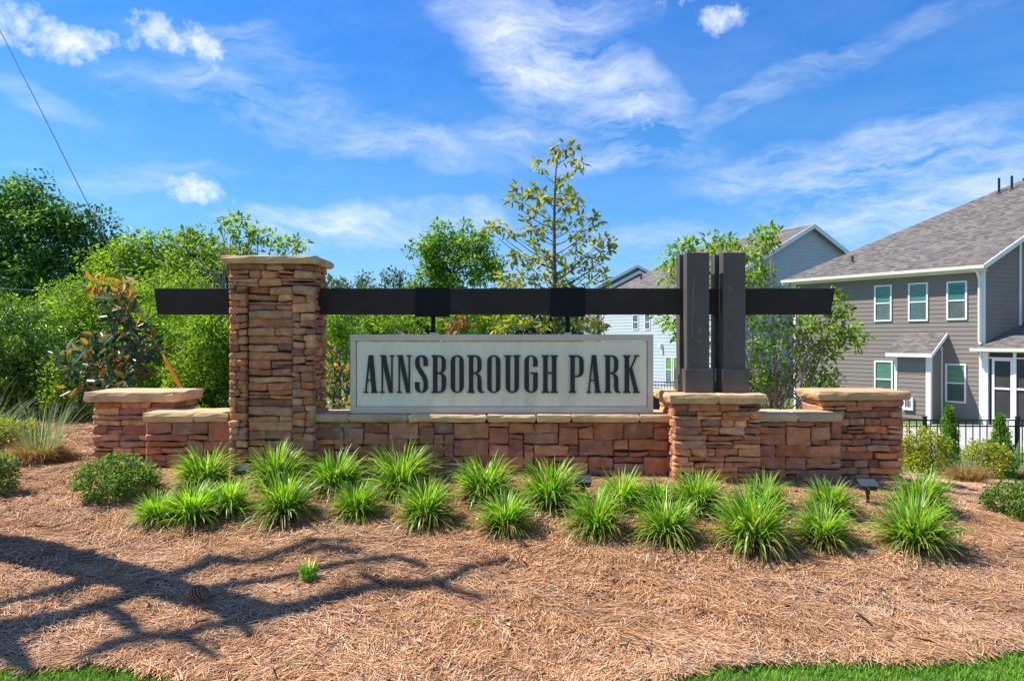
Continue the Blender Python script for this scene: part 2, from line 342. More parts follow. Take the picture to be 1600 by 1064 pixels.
# pine needles: loose strips lying over one another
def needles(n, ylo, yhi, w0, seed, lift=.022):
    r = np.random.default_rng(seed)
    y = ylo + (yhi - ylo) * r.random(n * 2) ** 1.25; x = (r.random(n * 2) * 2 - 1) * (.78 * y + 1.5)
    ok = (y > yfront(x) - .02 - .05 * r.random(len(x))) & (y < yback(x)); x = x[ok][:n]; y = y[ok][:n]; n = len(x)
    ang = 1.2 * np.sin(x * 1.7 + 2 * np.sin(y * 1.3)) + 1.1 * np.sin(y * 3.1 + x * .9) + .5 * np.sin(x * 9 + y * 7) + r.normal(0, .75, n)
    ln = r.uniform(.07, .17, n); wd = w0 * r.uniform(.7, 1.4, n) * (1 + .05 * (y - 3.5))
    z = Gn(x, y) + .018 + micro(x, y) + r.random(n) ** 1.8 * lift + .004
    tilt = r.normal(0, .10, n); bend = r.normal(0, .20, n); arch = r.random(n) * .10
    dx, dy = np.cos(ang), np.sin(ang); nx, ny = -dy, dx
    V = np.zeros((n, 6, 3))
    for k, t in enumerate((-.5, 0, .5)):
        bx = dx * ln * t + nx * bend * ln * (.25 - t * t); by = dy * ln * t + ny * bend * ln * (.25 - t * t); bz = tilt * ln * t + arch * ln * (.25 - t * t) * 2
        for q, sgn in enumerate((-1, 1)):
            V[:, k * 2 + q, 0] = x + bx + nx * wd * sgn * .5; V[:, k * 2 + q, 1] = y + by + ny * wd * sgn * .5; V[:, k * 2 + q, 2] = z + bz
    b = np.arange(n)[:, None] * 6
    f = np.concatenate([b + np.array([0, 2, 3, 1]), b + np.array([2, 4, 5, 3])])
    pal = np.array([(0.557, 0.274, 0.121), (0.702, 0.374, 0.168), (0.454, 0.192, 0.079), (0.743, 0.448, 0.244), (0.579, 0.429, 0.311), (0.310, 0.151, 0.076), (0.846, 0.549, 0.319), (0.165, 0.092, 0.059)])
    patch = .5 + .5 * np.sin(x * 2.3 + 1.5 * np.sin(y * 2.9)) * np.sin(y * 3.7 + x)
    idx = r.choice(8, n, p=[.25, .17, .18, .12, .09, .08, .06, .05]); grey = (r.random(n) < .05 + .42 * patch ** 2); idx[grey] = r.choice([3, 4, 6, 4], grey.sum())
    c = pal[idx] * r.uniform(.42, 1.28, (n, 1)) * (1.12 - .18 * (.5 + .5 * np.sin(x * 3.9 + 2 * np.sin(y * 4.3 + 1)) * np.sin(y * 5.1 - x * 1.3))[:, None])
    o = link('pine_straw', mesh_np('pine_straw', V.reshape(-1, 3), f, np.repeat(c, 6, 0)), M['needle']); o['kind'] = 'stuff'
    return o
needles(285000, 3.35, 6.6, .0027, 3)
needles(75000, 6.4, 11, .0045, 4)

def blades(base, az, lean, length, width, droop, c0, c1, segs=4, twist=0.0):
    """arching strap leaves; every argument an array over the blades"""
    n = len(base); V = np.zeros((n, (segs + 1) * 2, 3)); C = np.zeros((n, (segs + 1) * 2, 3))
    p = base.copy(); th = lean.copy(); sx, sy = -np.sin(az), np.cos(az)
    for k in range(segs + 1):
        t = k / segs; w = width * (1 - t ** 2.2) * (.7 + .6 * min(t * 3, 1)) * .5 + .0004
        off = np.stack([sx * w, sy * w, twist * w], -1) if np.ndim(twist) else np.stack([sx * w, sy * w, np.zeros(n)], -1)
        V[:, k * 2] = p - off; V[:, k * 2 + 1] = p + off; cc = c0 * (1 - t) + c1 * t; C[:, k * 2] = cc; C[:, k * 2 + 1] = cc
        st = length / segs; p = p + np.stack([np.sin(th) * np.cos(az) * st, np.sin(th) * np.sin(az) * st, np.cos(th) * st], -1); th = np.minimum(th + droop / segs * (1 + t), 2.6)
    b = np.arange(n)[:, None] * (segs + 1) * 2
    f = np.concatenate([b + np.array([2 * k, 2 * k + 1, 2 * k + 3, 2 * k + 2]) for k in range(segs)])
    return V.reshape(-1, 3), f, C.reshape(-1, 3)
def lawn_edge():
    n = 130000; y = rng.uniform(2.7, 4.1, n); x = rng.uniform(-4.2, 4.2, n)
    ok = (y < yfront(x) + rng.normal(0, .012, n)) & (np.abs(x) < .85 * y + .3) & ((x < -1.3) | (x > .6) | (y < yfront(x) - .02)); x = x[ok]; y = y[ok]; n = len(x)
    base = np.stack([x, y, Gn(x, y)], -1); c = np.array((.13, .30, .025)) * rng.uniform(.7, 1.3, (n, 1)) * np.array((1, 1, 1))
    c = np.where(rng.random((n, 1)) < .12, c * np.array((2.0, 1.25, 1.3)), c)
    v, f, cc = blades(base, rng.uniform(0, 6.28, n), rng.uniform(.1, .7, n), rng.uniform(.025, .05, n), np.full(n, .0035), rng.uniform(.2, 1.2, n), c * .8, c * 1.3, 2)
    o = link('lawn_grass', mesh_np('lawn_grass', v, f, cc), M['grass']); o['kind'] = 'stuff'
lawn_edge()
# ------------------------------------------------------------------ stone work
LEDGE = [(0.547, 0.211, 0.096), (0.602, 0.269, 0.120), (0.456, 0.174, 0.089), (0.365, 0.151, 0.089), (0.565, 0.282, 0.143), (0.638, 0.302, 0.138), (0.438, 0.217, 0.125), (0.583, 0.199, 0.076), (0.511, 0.199, 0.099), (0.301, 0.128, 0.081)]
BLOCK = [(0.416, 0.147, 0.071), (0.462, 0.179, 0.086), (0.354, 0.131, 0.071), (0.277, 0.114, 0.071), (0.462, 0.213, 0.107), (0.385, 0.152, 0.081), (0.477, 0.190, 0.086), (0.323, 0.152, 0.090), (0.431, 0.152, 0.066)]
CAPC = [(0.612, 0.401, 0.209), (0.572, 0.365, 0.193), (0.653, 0.427, 0.239), (0.531, 0.348, 0.201)]
def stone_mesh(L, T, D, nu, nv, rough, round_, rr):
    """stone lying along x, rising along z, its face towards -y; the corner nearest the origin is (0, 0, 0)"""
    b = min(.009 + round_ * .003, T * .25)
    us = [0, b] + [b + (L - 2 * b) * k / (nu - 1) for k in range(1, nu - 1)] + [L - b, L]
    vs = [0, b] + [b + (T - 2 * b) * k / (nv - 1) for k in range(1, nv - 1)] + [T - b, T]
    us = sorted(set(us)); vs = sorted(set(vs)); nU, nV = len(us), len(vs); V = []; Fc = []
    ph = [rr.uniform(0, 6.28) for _ in range(4)]; tiltu = rr.uniform(-.012, .012); tiltv = rr.uniform(-.010, .010)
    wob = [rr.uniform(-1, 1) * rough * .010 for _ in range(4)]
    for i, u in enumerate(us):
        for j, v in enumerate(vs):
            ed = (i in (0, nU - 1)) + (j in (0, nV - 1))
            y = (0.008 + round_ * .004) if ed == 1 else (.012 + round_ * .008 if ed == 2 else 0)
            y += (u / L - .5) * tiltu + (v / T - .5) * tiltv + math.sin(u * 37 + ph[0]) * math.sin(v * 51 + ph[1]) * rough * .007 + rr.uniform(-1, 1) * rough * .004
            fu, fv = u / L, v / T
            z = v + (wob[0] * (1 - fu) + wob[1] * fu) * (1 - fv) + (wob[2] * (1 - fu) + wob[3] * fu) * fv * -1 + math.sin(u * 23 + ph[2]) * rough * .0035
            x = u + (rr.uniform(-1, 1) * rough * .004)
            if ed == 2: x += (-1 if i else 1) * round_ * .003; z += (-1 if j else 1) * round_ * .003
            V.append((x, y, z))
    idx = lambda i, j: i * nV + j
    for i in range(nU - 1):
        for j in range(nV - 1): Fc.append((idx(i, j), idx(i + 1, j), idx(i + 1, j + 1), idx(i, j + 1)))
    ring = [idx(i, 0) for i in range(nU)] + [idx(nU - 1, j) for j in range(1, nV)] + [idx(i, nV - 1) for i in range(nU - 2, -1, -1)] + [idx(0, j) for j in range(nV - 2, 0, -1)]
    n0 = len(V)
    for k in ring: V.append((V[k][0], D, V[k][2]))
    m = len(ring)
    for k in range(m): Fc.append((ring[(k + 1) % m], ring[k], n0 + k, n0 + (k + 1) % m))
    return V, Fc
def place_stone(name, root, o, u, n, a0, a1, z0, z1, D, pal, mt, rough=1, round_=1, proud=None, rr=random, base_c=None):
    """o corner (xy) of the face plane, u along it, n outward (unit xy)"""
    gap = .0032 - .0008 * round_
    L = a1 - a0 - gap * 2; T = z1 - z0 - gap * 2
    if L < .015 or T < .012: return None
    nu = 4 if L > .12 else 3
    V, Fc = stone_mesh(L, T, D, nu + (1 if L > .22 else 0) + (1 if round_ < .5 and L > .15 else 0), 4 if round_ < .5 and T > .08 else 3, rough, round_, rr)
    pr = rr.uniform(-.010, .012) * (1 if round_ > .5 else .45) if proud is None else proud
    W = [(o[0] + u[0] * (a0 + gap + x) - n[0] * (y - pr), o[1] + u[1] * (a0 + gap + x) - n[1] * (y - pr), z0 + gap + z) for x, y, z in V]
    c = base_c or rr.choice(pal); k = rr.uniform(.74, 1.24); h = rr.uniform(-.012, .012)
    ob = part(name, W, Fc, mt, root, smooth='edges', colr=(c[0] * k + h, c[1] * k, max(c[2] * k - h, .02)))
    return ob
def ledge_face(root, o, u, n, A0, A1, Z0, Z1, D, hs, ls, rr, offs=0.0, ends=(0, 0), rough=1):
    """rows of thin stones, some rows split in two for part of their length"""
    o = (o[0] + n[0] * offs, o[1] + n[1] * offs)
    z = Z1
    while z > Z0 + .02:
        h = rr.uniform(*hs)
        if z - h < Z0 + hs[0] * .6: h = z - Z0
        a = A0; last = None
        while a < A1 - .01:
            l = rr.uniform(*ls) * (1.0 if rr.random() > .25 else .55)
            if A1 - a - l < ls[0] * .75: l = A1 - a
            c = rr.choice([q for q in LEDGE if q is not last]); last = c
            if h > hs[1] * .82 and l < ls[1] * .8 and rr.random() < .35:
                s = rr.uniform(.4, .6)
                place_stone('stone', root, o, u, n, a, a + l, z - h, z - h * s, D, LEDGE, M['stone'], rough, 1, rr=rr)
                place_stone('stone', root, o, u, n, a, a + l, z - h * s, z, D, LEDGE, M['stone'], rough, 1, rr=rr, base_c=c)
            else: place_stone('stone', root, o, u, n, a, a + l, z - h, z, D, LEDGE, M['stone'], rough, 1, rr=rr, base_c=c)
            a += l
        z -= h
def ashlar_face(root, o, u, n, A0, A1, Z0, Z1, D, cu, cv, rr, maxw=8, maxh=3):
    """squared stones of mixed sizes packed on a coarse grid"""
    nx = int(round((A1 - A0) / cu)); nz = int(round((Z1 - Z0) / cv)); cu = (A1 - A0) / nx; cv = (Z1 - Z0) / nz
    used = [[0] * nz for _ in range(nx)]
    # wobbling grid lines
    zl = [Z1 - cv * j for j in range(nz + 1)]
    for j in range(nz):
        for i in range(nx):
            if used[i][j]: continue
            h = rr.choices([1, 2, 3], [.42, .38, .20])[0]; h = min(h, maxh, nz - j)
            w = rr.randint(2, 5) + (rr.randint(0, 4) if rr.random() < .7 else 0) + (1 if h > 1 else 0); w = min(w, maxw)
            ww = 0
            while ww < w and i + ww < nx and not used[i + ww][j]: ww += 1
            w = ww
            if i + w < nx and i + w + 1 >= nx: w = nx - i if not any(used[q][j] for q in range(i, nx)) else w
            nxt = i + w
            if nxt < nx and not used[nxt][j] and (nxt + 1 >= nx or used[nxt + 1][j]): w += 1
            hh = 1
            while hh < h and not any(used[q][j + hh] for q in range(i, i + w)): hh += 1
            for q in range(i, i + w):
                for s in range(j, j + hh): used[q][s] = 1
            c = rr.choice(BLOCK)
            place_stone('stone', root, o, u, n, A0 + i * cu, A0 + (i + w) * cu, zl[j + hh], zl[j], D, BLOCK, M['block'], 1.25, .3, rr=rr, base_c=c)
def slab_part(name, root, x0, x1, y0, y1, z0, z1, rr, c=None, seg=.09, rough=1.0, cut=0.0):
    """flagstone with a broken edge"""
    per = []
    def side(a, b, L):
        k = max(2, int(L / seg))
        for i in range(k): per.append((a[0] + (b[0] - a[0]) * i / k, a[1] + (b[1] - a[1]) * i / k))
    q = cut
    cs = [(x0, y0), (x1 - q, y0), (x1, y0 + q), (x1, y1), (x0, y1)] if q else [(x0, y0), (x1, y0), (x1, y1), (x0, y1)]
    for a, b in zip(cs, cs[1:] + cs[:1]): side(a, b, math.dist(a, b))
    cx, cy = (x0 + x1) / 2, (y0 + y1) / 2; n = len(per); V = []; Fc = []
    for fr, ins in ((0, .014), (.25, .003), (.62, -.002), (.9, .004), (1, .013)):
        for x, y in per:
            dx, dy = x - cx, y - cy
            sx = -1 if abs(x - x0) < .005 else (1 if abs(x - x1) < .005 else 0); sy = -1 if abs(y - y0) < .005 else (1 if abs(y - y1) < .005 else 0)
            k = ins + rr.uniform(-.005, .005) * rough
            V.append((x - sx * k, y - sy * k, z0 + (z1 - z0) * fr + rr.uniform(-.0035, .0035) * rough))
    for r_ in range(4):
        for i in range(n): Fc.append((r_ * n + i, r_ * n + (i + 1) % n, (r_ + 1) * n + (i + 1) % n, (r_ + 1) * n + i))
    Fc.append(tuple(range(n))[::-1]); Fc.append(tuple(4 * n + i for i in range(n)))
    c = c or rr.choice(CAPC); k = rr.uniform(.88, 1.12)
    return part(name, V, Fc, M['cap'], root, smooth=False, colr=(c[0] * k, c[1] * k, c[2] * k))
U, NF = (1, 0), (0, -1)          # along the wall, towards the camera
def core_box(root, x0, x1, y0, y1, z0, z1):
    m = MB(); m.box(x0, x1, y0, y1, z0, z1); return m.build('mortar_core', M['core'], root)
def pillar(name, label, x0, x1, yf, yb, zg, ztop, capz, over, seed, kind='ledge', capdiv=1, cut=0.0, recess=None, group=None, hs=(.040, .078), ls=(.13, .34)):
    rr = random.Random(seed)
    root = thing(name, ((x0 + x1) / 2, (yf + yb) / 2, zg), label, 'stone pillar', group)
    D = .09
    core_box(root, x0 + .035, x1 - .035, yf + (.075 if recess else .035), yb - .035, zg - .12, ztop - .002)
    zb = zg - .10
    if recess:
        xa, xb, zr = recess
        ledge_face(root, (x0, yf), U, NF, 0, x1 - x0, zr, ztop, D, hs, ls, rr)
        ledge_face(root, (x0, yf), U, NF, 0, xa - x0, zb, zr, D, (.055, .082), (.075, .13), rr)
        ledge_face(root, (xa, yf + .045), U, NF, 0.002, xb - xa - .002, zb, zr, D * .7, (.056, .084), (.16, .42), rr)
        ledge_face(root, (xb, yf), U, NF, 0, x1 - xb, zb, zr, D, (.055, .085), (.09, .15), rr)
    else: ledge_face(root, (x0, yf), U, NF, 0, x1 - x0, zb, ztop, D, hs, ls, rr)
    # the two ends, and the plain back
    ledge_face(root, (x1, yf + D + .004), (0, 1), (1, 0), 0, yb - yf - D - .004, zb, ztop, D, hs, (.10, .22), rr)
    ledge_face(root, (x0, yb), (0, -1), (-1, 0), 0, yb - yf - D - .004, zb, ztop, D, (.06, .10), (.2, .36), rr)
    if capdiv == 1: slab_part('cap_stone', root, x0 - over, x1 + over, yf - over, yb + over, ztop + .002, capz, rr, cut=cut)
    else:
        w = (x1 - x0 + 2 * over) / capdiv
        for k in range(capdiv): slab_part('cap_stone', root, x0 - over + k * w, x0 - over + (k + 1) * w - .004, yf - over, yb + over, ztop + .002, capz, rr)
    return root
def low_wall(name, label, x0, x1, yf, yb, zg0, zg1, ztop, capz, over, seed, cuts, maxw=8, cu=.046, cv=.057, capx=None):
    rr = random.Random(seed); root = thing(name, ((x0 + x1) / 2, (yf + yb) / 2, (zg0 + zg1) / 2), label, 'stone wall')
    zb = min(zg0, zg1) - .12; D = .08
    core_box(root, x0 + .03, x1 - .03, yf + .03, yb - .02, zb, ztop - .002)
    ashlar_face(root, (x0, yf), U, NF, 0, x1 - x0, zb, ztop, D, cu, cv, rr, maxw)
    ca, cb = capx or (x0, x1)
    xs = [ca] + cuts + [cb]
    for a, b in zip(xs, xs[1:]): slab_part('cap_stone', root, a + .002, b - .002, yf - over, yb + over, ztop + .002, capz, rr)
    return root

# left end pillar, low wall, tall pillar, main wall, post pier, low wall, right end pillar
EL = pillar('stone_pillar', 'short ledgestone end pillar left of the tall pillar, by the round boxwood', PX(144, 6.75), PX(273, 6.75), 6.75, 7.20, .52, PZ(628, 6.75), PZ(612.5, 6.7), .055, 11, cut=.05, hs=(.045, .082), ls=(.16, .38))
LL = low_wall('low_stone_wall', 'short low block wall between the left end pillar and the tall pillar', PX(227, 6.46), PX(356, 6.46) + .06, 6.46, 6.86, .50, .49, PZ(659, 6.46), PZ(645, 6.42), .035, 12, [PX(300, 6.4)], cu=.05, cv=.062, capx=(PX(221, 6.42), PX(356, 6.42)))
TP = pillar('tall_stone_pillar', 'tall ledgestone pillar with a recessed centre strip, carrying the dark beam', PX(357, 6.3), PX(489.5, 6.3), 6.3, 6.78, .48, PZ(412.5, 6.3), PZ(399, 6.24), .05, 13, cut=.06, recess=(PX(384, 6.3), PX(456, 6.3), PZ(447, 6.3)), hs=(.055, .075), ls=(.16, .42))
MW = low_wall('main_stone_wall', 'long low block wall under the name panel', PX(490, 6.42), PX(1052, 6.42) + .05, 6.42, 6.80, .46, .45, PZ(659, 6.42), PZ(648, 6.37), .05, 14, [PX(q, 6.37) for q in (545, 637, 760, 838, 893, 1000)], maxw=8, cu=.047, cv=.056, capx=(PX(491, 6.4), PX(1052, 6.4) + .04))
PP = pillar('post_pier', 'ledgestone pier under the four dark brown posts', PX(1053, 6.2), PX(1189, 6.2), 6.2, 6.84, .46, PZ(631, 6.2), PZ(616, 6.16), .045, 15, capdiv=2, hs=(.045, .075), ls=(.13, .32))
RL = low_wall('low_stone_wall', 'short low block wall between the post pier and the right end pillar', PX(1189, 6.5) - .05, PX(1315, 6.5), 6.5, 6.9, .40, .36, PZ(659, 6.5), PZ(647, 6.46), .03, 16, [PX(1253, 6.4)], cu=.047, cv=.056, capx=(PX(1190, 6.46) - .03, PX(1318, 6.46)))
ER = pillar('stone_pillar', 'short ledgestone end pillar at the right end, nearest the grey house', PX(1283, 6.75), PX(1412, 6.75), 6.75, 7.2, .33, PZ(625, 6.75), PZ(612, 6.7), .045, 17, hs=(.045, .085), ls=(.16, .40))

# ------------------------------------------------------------------ beam, posts, panel
yb0, yb1 = 6.50, 6.58
beam = thing('dark_beam', (0, 6.54, PZ(492, 6.5)), 'long dark brown beam running through the tall pillar and between the posts', 'beam')
zt, zb_ = PZ(450.5, 6.5), PZ(491.5, 6.5)
def prism(m, xt0, xt1, xb0, xb1, y0, y1, z0, z1):
    m.add([(xb0, y0, z0), (xb1, y0, z0), (xt1, y0, z1), (xt0, y0, z1), (xb0, y1, z0), (xb1, y1, z0), (xt1, y1, z1), (xt0, y1, z1)], [(0, 1, 2, 3), (5, 4, 7, 6), (0, 4, 5, 1), (1, 5, 6, 2), (2, 6, 7, 3), (3, 7, 4, 0)])
# the beam is open at its core: it enters the pillar from both sides
m = MB(); prism(m, PX(240, 6.5), PX(1305.5, 6.5), PX(245.5, 6.5), PX(1298, 6.5), yb0, yb1, zb_, zt)
bevel(m.build('beam_body', M['beam'], beam), .004)
for xa, xb in ((648.5, 702.5), (860, 914.5)):
    m = MB(); m.box(PX(xa, 6.49), PX(xb, 6.49), yb0 - .014, yb1 + .014, PZ(495, 6.49), zt + .006); bevel(m.build('steel_sleeve', M['sleeve'], beam), .003)
for px in (677, 887):
    m = MB(); x = PX(px, 6.54); m.box(x - .020, x + .020, 6.53, 6.55, PZ(519.5, 6.54), PZ(494, 6.54)); m.build('hanger_strap', M['sleeve'], beam)
zc = PZ(616, 6.16); fz, bz = PZ(577, 6.36), PZ(394.5, 6.36)
def post_pair(label, xa, xb, ba, bb, marks):
    r_ = thing('post_pair', ((xa + xb) / 2, 6.54, zc), label, 'posts', 'twin posts on the pier')
    shafts = []
    for x0, x1, y0, y1, zt_ in ((xa, xb, 6.36, 6.49, bz), (xa - .012, xb - .01, 6.59, 6.72, bz + .01)):
        m = MB(); m.box(x0, x1, y0, y1, zc, zt_); shafts.append(bevel(m.build('square_post', M['post'], r_), .005))
    for ln in marks:
        m = MB(); m.tube([(PX(a, 6.36), 6.3597, PZ(b, 6.36)) for a, b in ln], .0016, 4); m.build('scratch', M['scratch'], shafts[0])
    z1 = PZ(577, 6.32); t = .012
    for nm, bx in (('front_plate', (ba, bb, 6.32, 6.32 + t)), ('rear_plate', (ba, bb, 6.76 - t, 6.76)), ('side_plate', (ba, ba + t, 6.334, 6.746)), ('side_plate', (bb - t, bb, 6.334, 6.746))):
        m = MB(); m.box(*bx, zc, z1); bevel(m.build(nm, M['post'], r_), .003)
    m = MB(); m.box(ba + t, bb - t, 6.334, 6.746, z1 - .012, z1 - .003); m.build('boot_plate', M['post'], r_)
post_pair('left pair of dark brown square posts with a long pale scratch, beam between them', PX(1073, 6.36), PX(1108.5, 6.36), PX(1071, 6.32), PX(1114.5, 6.32),
          [[(1085, 432), (1083, 455), (1084, 480), (1081, 500), (1082, 528)], [(1091, 512), (1092, 522)], [(1094, 511), (1095, 520)], [(1089, 530), (1092, 535), (1095, 531)], [(1083, 545), (1085, 549)], [(1086, 562), (1087, 565)]])
post_pair('right pair of dark brown square posts, nearer the right end of the beam', PX(1130, 6.36), PX(1165, 6.36), PX(1129, 6.32), PX(1171, 6.32),
          [[(1139, 447), (1142, 455), (1145, 452)], [(1147, 475), (1149, 478)], [(1141, 525), (1142, 528)]])

# name panel
sy = 6.47
sx0, sx1, sz0, sz1 = PX(547, sy), PX(1021, sy), PZ(645.5, sy), PZ(522.5, sy)
panel = thing('name_sign', ((sx0 + sx1) / 2, sy + .08, sz0), 'pale cast stone sign panel with raised black letters on the main wall', 'sign')
bw = .055
fs = PZ(648, 6.37) + .003
for bx in ((sx0, sx1, sz1 - .063, sz1), (sx0, sx1, fs, fs + .062)):
    m = MB(); m.box(bx[0], bx[1], sy, sy + .16, bx[2], bx[3]); bevel(m.build('frame_rail', M['panel_frame'], panel), .004)
for xa, xb in ((sx0, sx0 + bw), (sx1 - bw, sx1)):
    m = MB(); m.box(xa + .0005, xb - .0005, sy + .0006, sy + .1594, fs + .0625, sz1 - .0635); bevel(m.build('frame_stile', M['panel_frame'], panel), .004)
m = MB(); m.box(sx0 + bw + .005, sx1 - bw - .005, sy + .012, sy + .148, fs + .065, sz1 - .068); bevel(m.build('panel_face', M['panel_face'], panel), .003)
for px in (677, 887):
    m = MB(); x = PX(px, 6.54); m.box(x - .035, x + .035, 6.515, 6.565, sz1, sz1 + .018); m.build('hanger_shoe', M['panel_frame'], panel)
def rect(x0, y0, x1, y1): return [((x0, y0), (x1, y0)), ((x0, y1), (x1, y1))]
def seg(a, b, c, d): return [(a, b), (c, d)]
def arcs(cx, y0, y1, R0, ro, ri_x, ro_y, ri_y, top=True, a0=0, a1=180, k=12):
    """paired outer / inner points of a rounded end"""
    out = []
    for i in range(k + 1):
        t = R(a0 + (a1 - a0) * i / k); s = -1 if top else 1
        out.append(((cx + ro * math.cos(t), y0 + s * ro_y * math.sin(t)), (cx + ri_x * math.cos(t), y1 + s * ri_y * math.sin(t))))
    return out
Hh = 59.0
def serif(x0, x1, y, up):        # flat foot with small brackets
    return [rect(x0, y - (1.9 if up else 0), x1, y + (0 if up else 1.9))]
def gl(ch, w):
    S = []
    def stem(x0, x1, l=2.4, r=2.4, top=True, bot=True):
        S.append(rect(x0, 0, x1, Hh))
        for y, up, on in ((0, False, top), (Hh, True, bot)):
            if on:
                S.append(rect(x0 - l, y - (2.1 if up else 0), x1 + r, y + (0 if up else 2.1)))
                d = -1 if up else 1
                S.append(seg((x0 - l * .35, y + d * 2.0), (x1 + r * .35, y + d * 2.0), (x0 + .05, y + d * 4.0), (x1 - .05, y + d * 4.0)))
    if ch in 'OG' or ch == 'U':
        cx = w / 2; ro = w / 2 - .2; ri = 3.3
        if ch == 'U': ro = (w - 4.8) / 2; cx = w / 2
        if ch == 'O':
            pts = arcs(cx, 9.5, 5.2, 0, ro, ri, 9.5, 3.5) + [(((cx - ro), Hh - 9.5), (cx - ri, Hh - 5.2))]
            low = [(a, b) for a, b in arcs(cx, Hh - 9.5, Hh - 5.2, 0, ro, ri, 9.5, 3.5, top=False)][::-1]
            pts = arcs(cx, 9.5, 5.2, 0, ro, ri, 9.5, 3.5) + low; pts.append(pts[0]); S.append(pts)
        elif ch == 'G':
            top = [((cx + ro, 18), (cx + ri, 18))] + arcs(cx, 9.5, 5.2, 0, ro, ri, 9.5, 3.5)
            low = arcs(cx, Hh - 9.5, Hh - 5.2, 0, ro, ri, 9.5, 3.5, top=False)[::-1] + [((cx + ro, 27), (cx + ri, 27))]
            S.append(top + low); S.append(rect(cx - .6, 27, cx + ro, 29.2))
        else:
            low = arcs(cx, Hh - 9.5, Hh - 5.2, 0, ro, ri, 9.5, 3.5, top=False)[::-1]
            S.append([((cx - ro, 0), (cx - ri, 0))] + low + [((cx + ro, 0), (cx + ri, 0))])
            S.append(rect(0, 0, cx - 1.2, 2.1)); S.append(rect(cx + 1.2, 0, w, 2.1))
    elif ch == 'A':
        S.append(seg((8, 0), (15, 0), (w - 9, Hh), (w - 2.2, Hh))); S.append(seg((7.6, 6), (9.8, 6), (2.2, Hh), (4.4, Hh)) )
        S.append(rect(5, 38.4, w - 7, 40.3)); S.append(rect(0, Hh - 2, 7, Hh)); S.append(rect(w - 11, Hh - 2, w, Hh)); S.append(seg((8, 0), (9.6, 0), (7.4, 8), (9.2, 8)))
    elif ch == 'N':
        S.append(seg((2, 0), (8.8, 0), (w - 8, Hh), (w - 2, Hh))); S.append(rect(2.4, 0, 4.5, Hh)); S.append(rect(w - 4.3, 0, w - 2.1, Hh))
        S.append(rect(0, 0, 7, 2.1)); S.append(rect(w - 6.8, 0, w, 2.1)); S.append(rect(0, Hh - 2.1, 7, Hh))
        S.append(seg((2.4, 0), (4.5, 0), (2.4, 20), (4.5, 20)))
    elif ch == 'S':
        a = [((20, 17), (13, 17)), ((20, 8), (13, 7.5)), ((18.3, 3.5), (12.3, 3.7)), ((14.5, .8), (11.3, 2.3)), ((10, 0), (10, 1.7)), ((5.5, .8), (8.7, 2.3)), ((2, 3.5), (7.6, 3.9)), ((.3, 8), (7, 8)), ((0, 12), (7, 12)),
             ((1.2, 19), (8, 18)), ((6, 27.5), (12.8, 25)), ((10.5, 34.5), (17, 32)), ((12.9, 41), (19.3, 38.8)), ((13.3, 46), (20, 45)), ((13.1, 51), (20, 51)), ((12.3, 55), (18, 55.5)), ((11.3, 56.8), (14.5, 58.2)), ((10, 57.4), (10, 59)),
             ((8.7, 56.8), (5.5, 58.2)), ((7.6, 55), (2, 55.5)), ((7, 51), (0, 51)), ((7, 42), (0, 42))]
        S.append([((p[0][0] * w / 20, p[0][1]), (p[1][0] * w / 20, p[1][1])) for p in a])
    elif ch in 'BRP':
        stem(2.4, 9.2, 2.4, 1.6 if ch == 'B' else 2.2); k = w / 22 if ch != 'R' else (w - 3) / 22
        y2 = 28 if ch != 'P' else 33.5
        def bowl(y0, y1, e=0):
            q = [((9, 0), (9, 2)), ((14.5, .3), (12.3, 2.1)), ((18.5, 2.3), (14.4, 3.5)), ((21 + e, 5.8), (15.2, 6.5)), ((21.8 + e, 10), (15.4, 10))]
            L_ = y1 - y0
            pts = [((a[0] * k, y0 + a[1]), (b[0] * k, y0 + b[1])) for a, b in q] + [((a[0] * k, y0 + L_ - a[1]), (b[0] * k, y0 + L_ - b[1])) for a, b in q[::-1]]
            S.append(pts)
        bowl(0, y2 + .9)
        if ch == 'B': bowl(27.1, Hh, .4)
        if ch == 'R':
            a = [((9, 27), (9, 28.8)), ((14, 27.6), (12.3, 29)), ((18.5, 30), (14.4, 31.5)), ((21.2, 34), (15.3, 35)), ((21.8, 40), (15.4, 40)), ((21.8, 52), (15.4, 50)), ((22.3, 55.5), (16.2, 55)), ((23.3, 57), (18, 58.2)), ((25.4, 57.2), (20.5, 59)), ((25.6, 58.6), (23.8, 59))]
            S.append([((p[0] * k, p[1]), (q[0] * k, q[1])) for p, q in a])
    elif ch == 'H':
        stem(2.4, 9.3); stem(w - 9.3, w - 2.4); S.append(rect(9, 26.8, w - 9, 28.9))
    elif ch == 'K':
        stem(2.4, 9.2); S.append(seg((w - 5.6, 0), (w - 3.2, 0), (8.6, 26), (11.0, 26))); S.append(seg((9.4, 22), (13.4, 17), (w - 8, Hh), (w - 1.2, Hh)))
        S.append(rect(w - 8.5, 0, w - .6, 2.0)); S.append(rect(w - 10.5, Hh - 2.0, w + .3, Hh))
    return S
TXT = [('A', 567.6, 22.4), ('N', 593.5, 21.8), ('N', 620, 22.4), ('S', 648.2, 20.2), ('B', 674, 22.6), ('O', 703.9, 20.8), ('R', 730.2, 25.4), ('O', 761, 21), ('U', 787.7, 25.6), ('G', 819.2, 21.2), ('H', 846.4, 25.5), ('P', 889, 23.4), ('A', 916.8, 23), ('R', 944.2, 25.3), ('K', 974, 25.6)]
ly = sy + .012 + .003
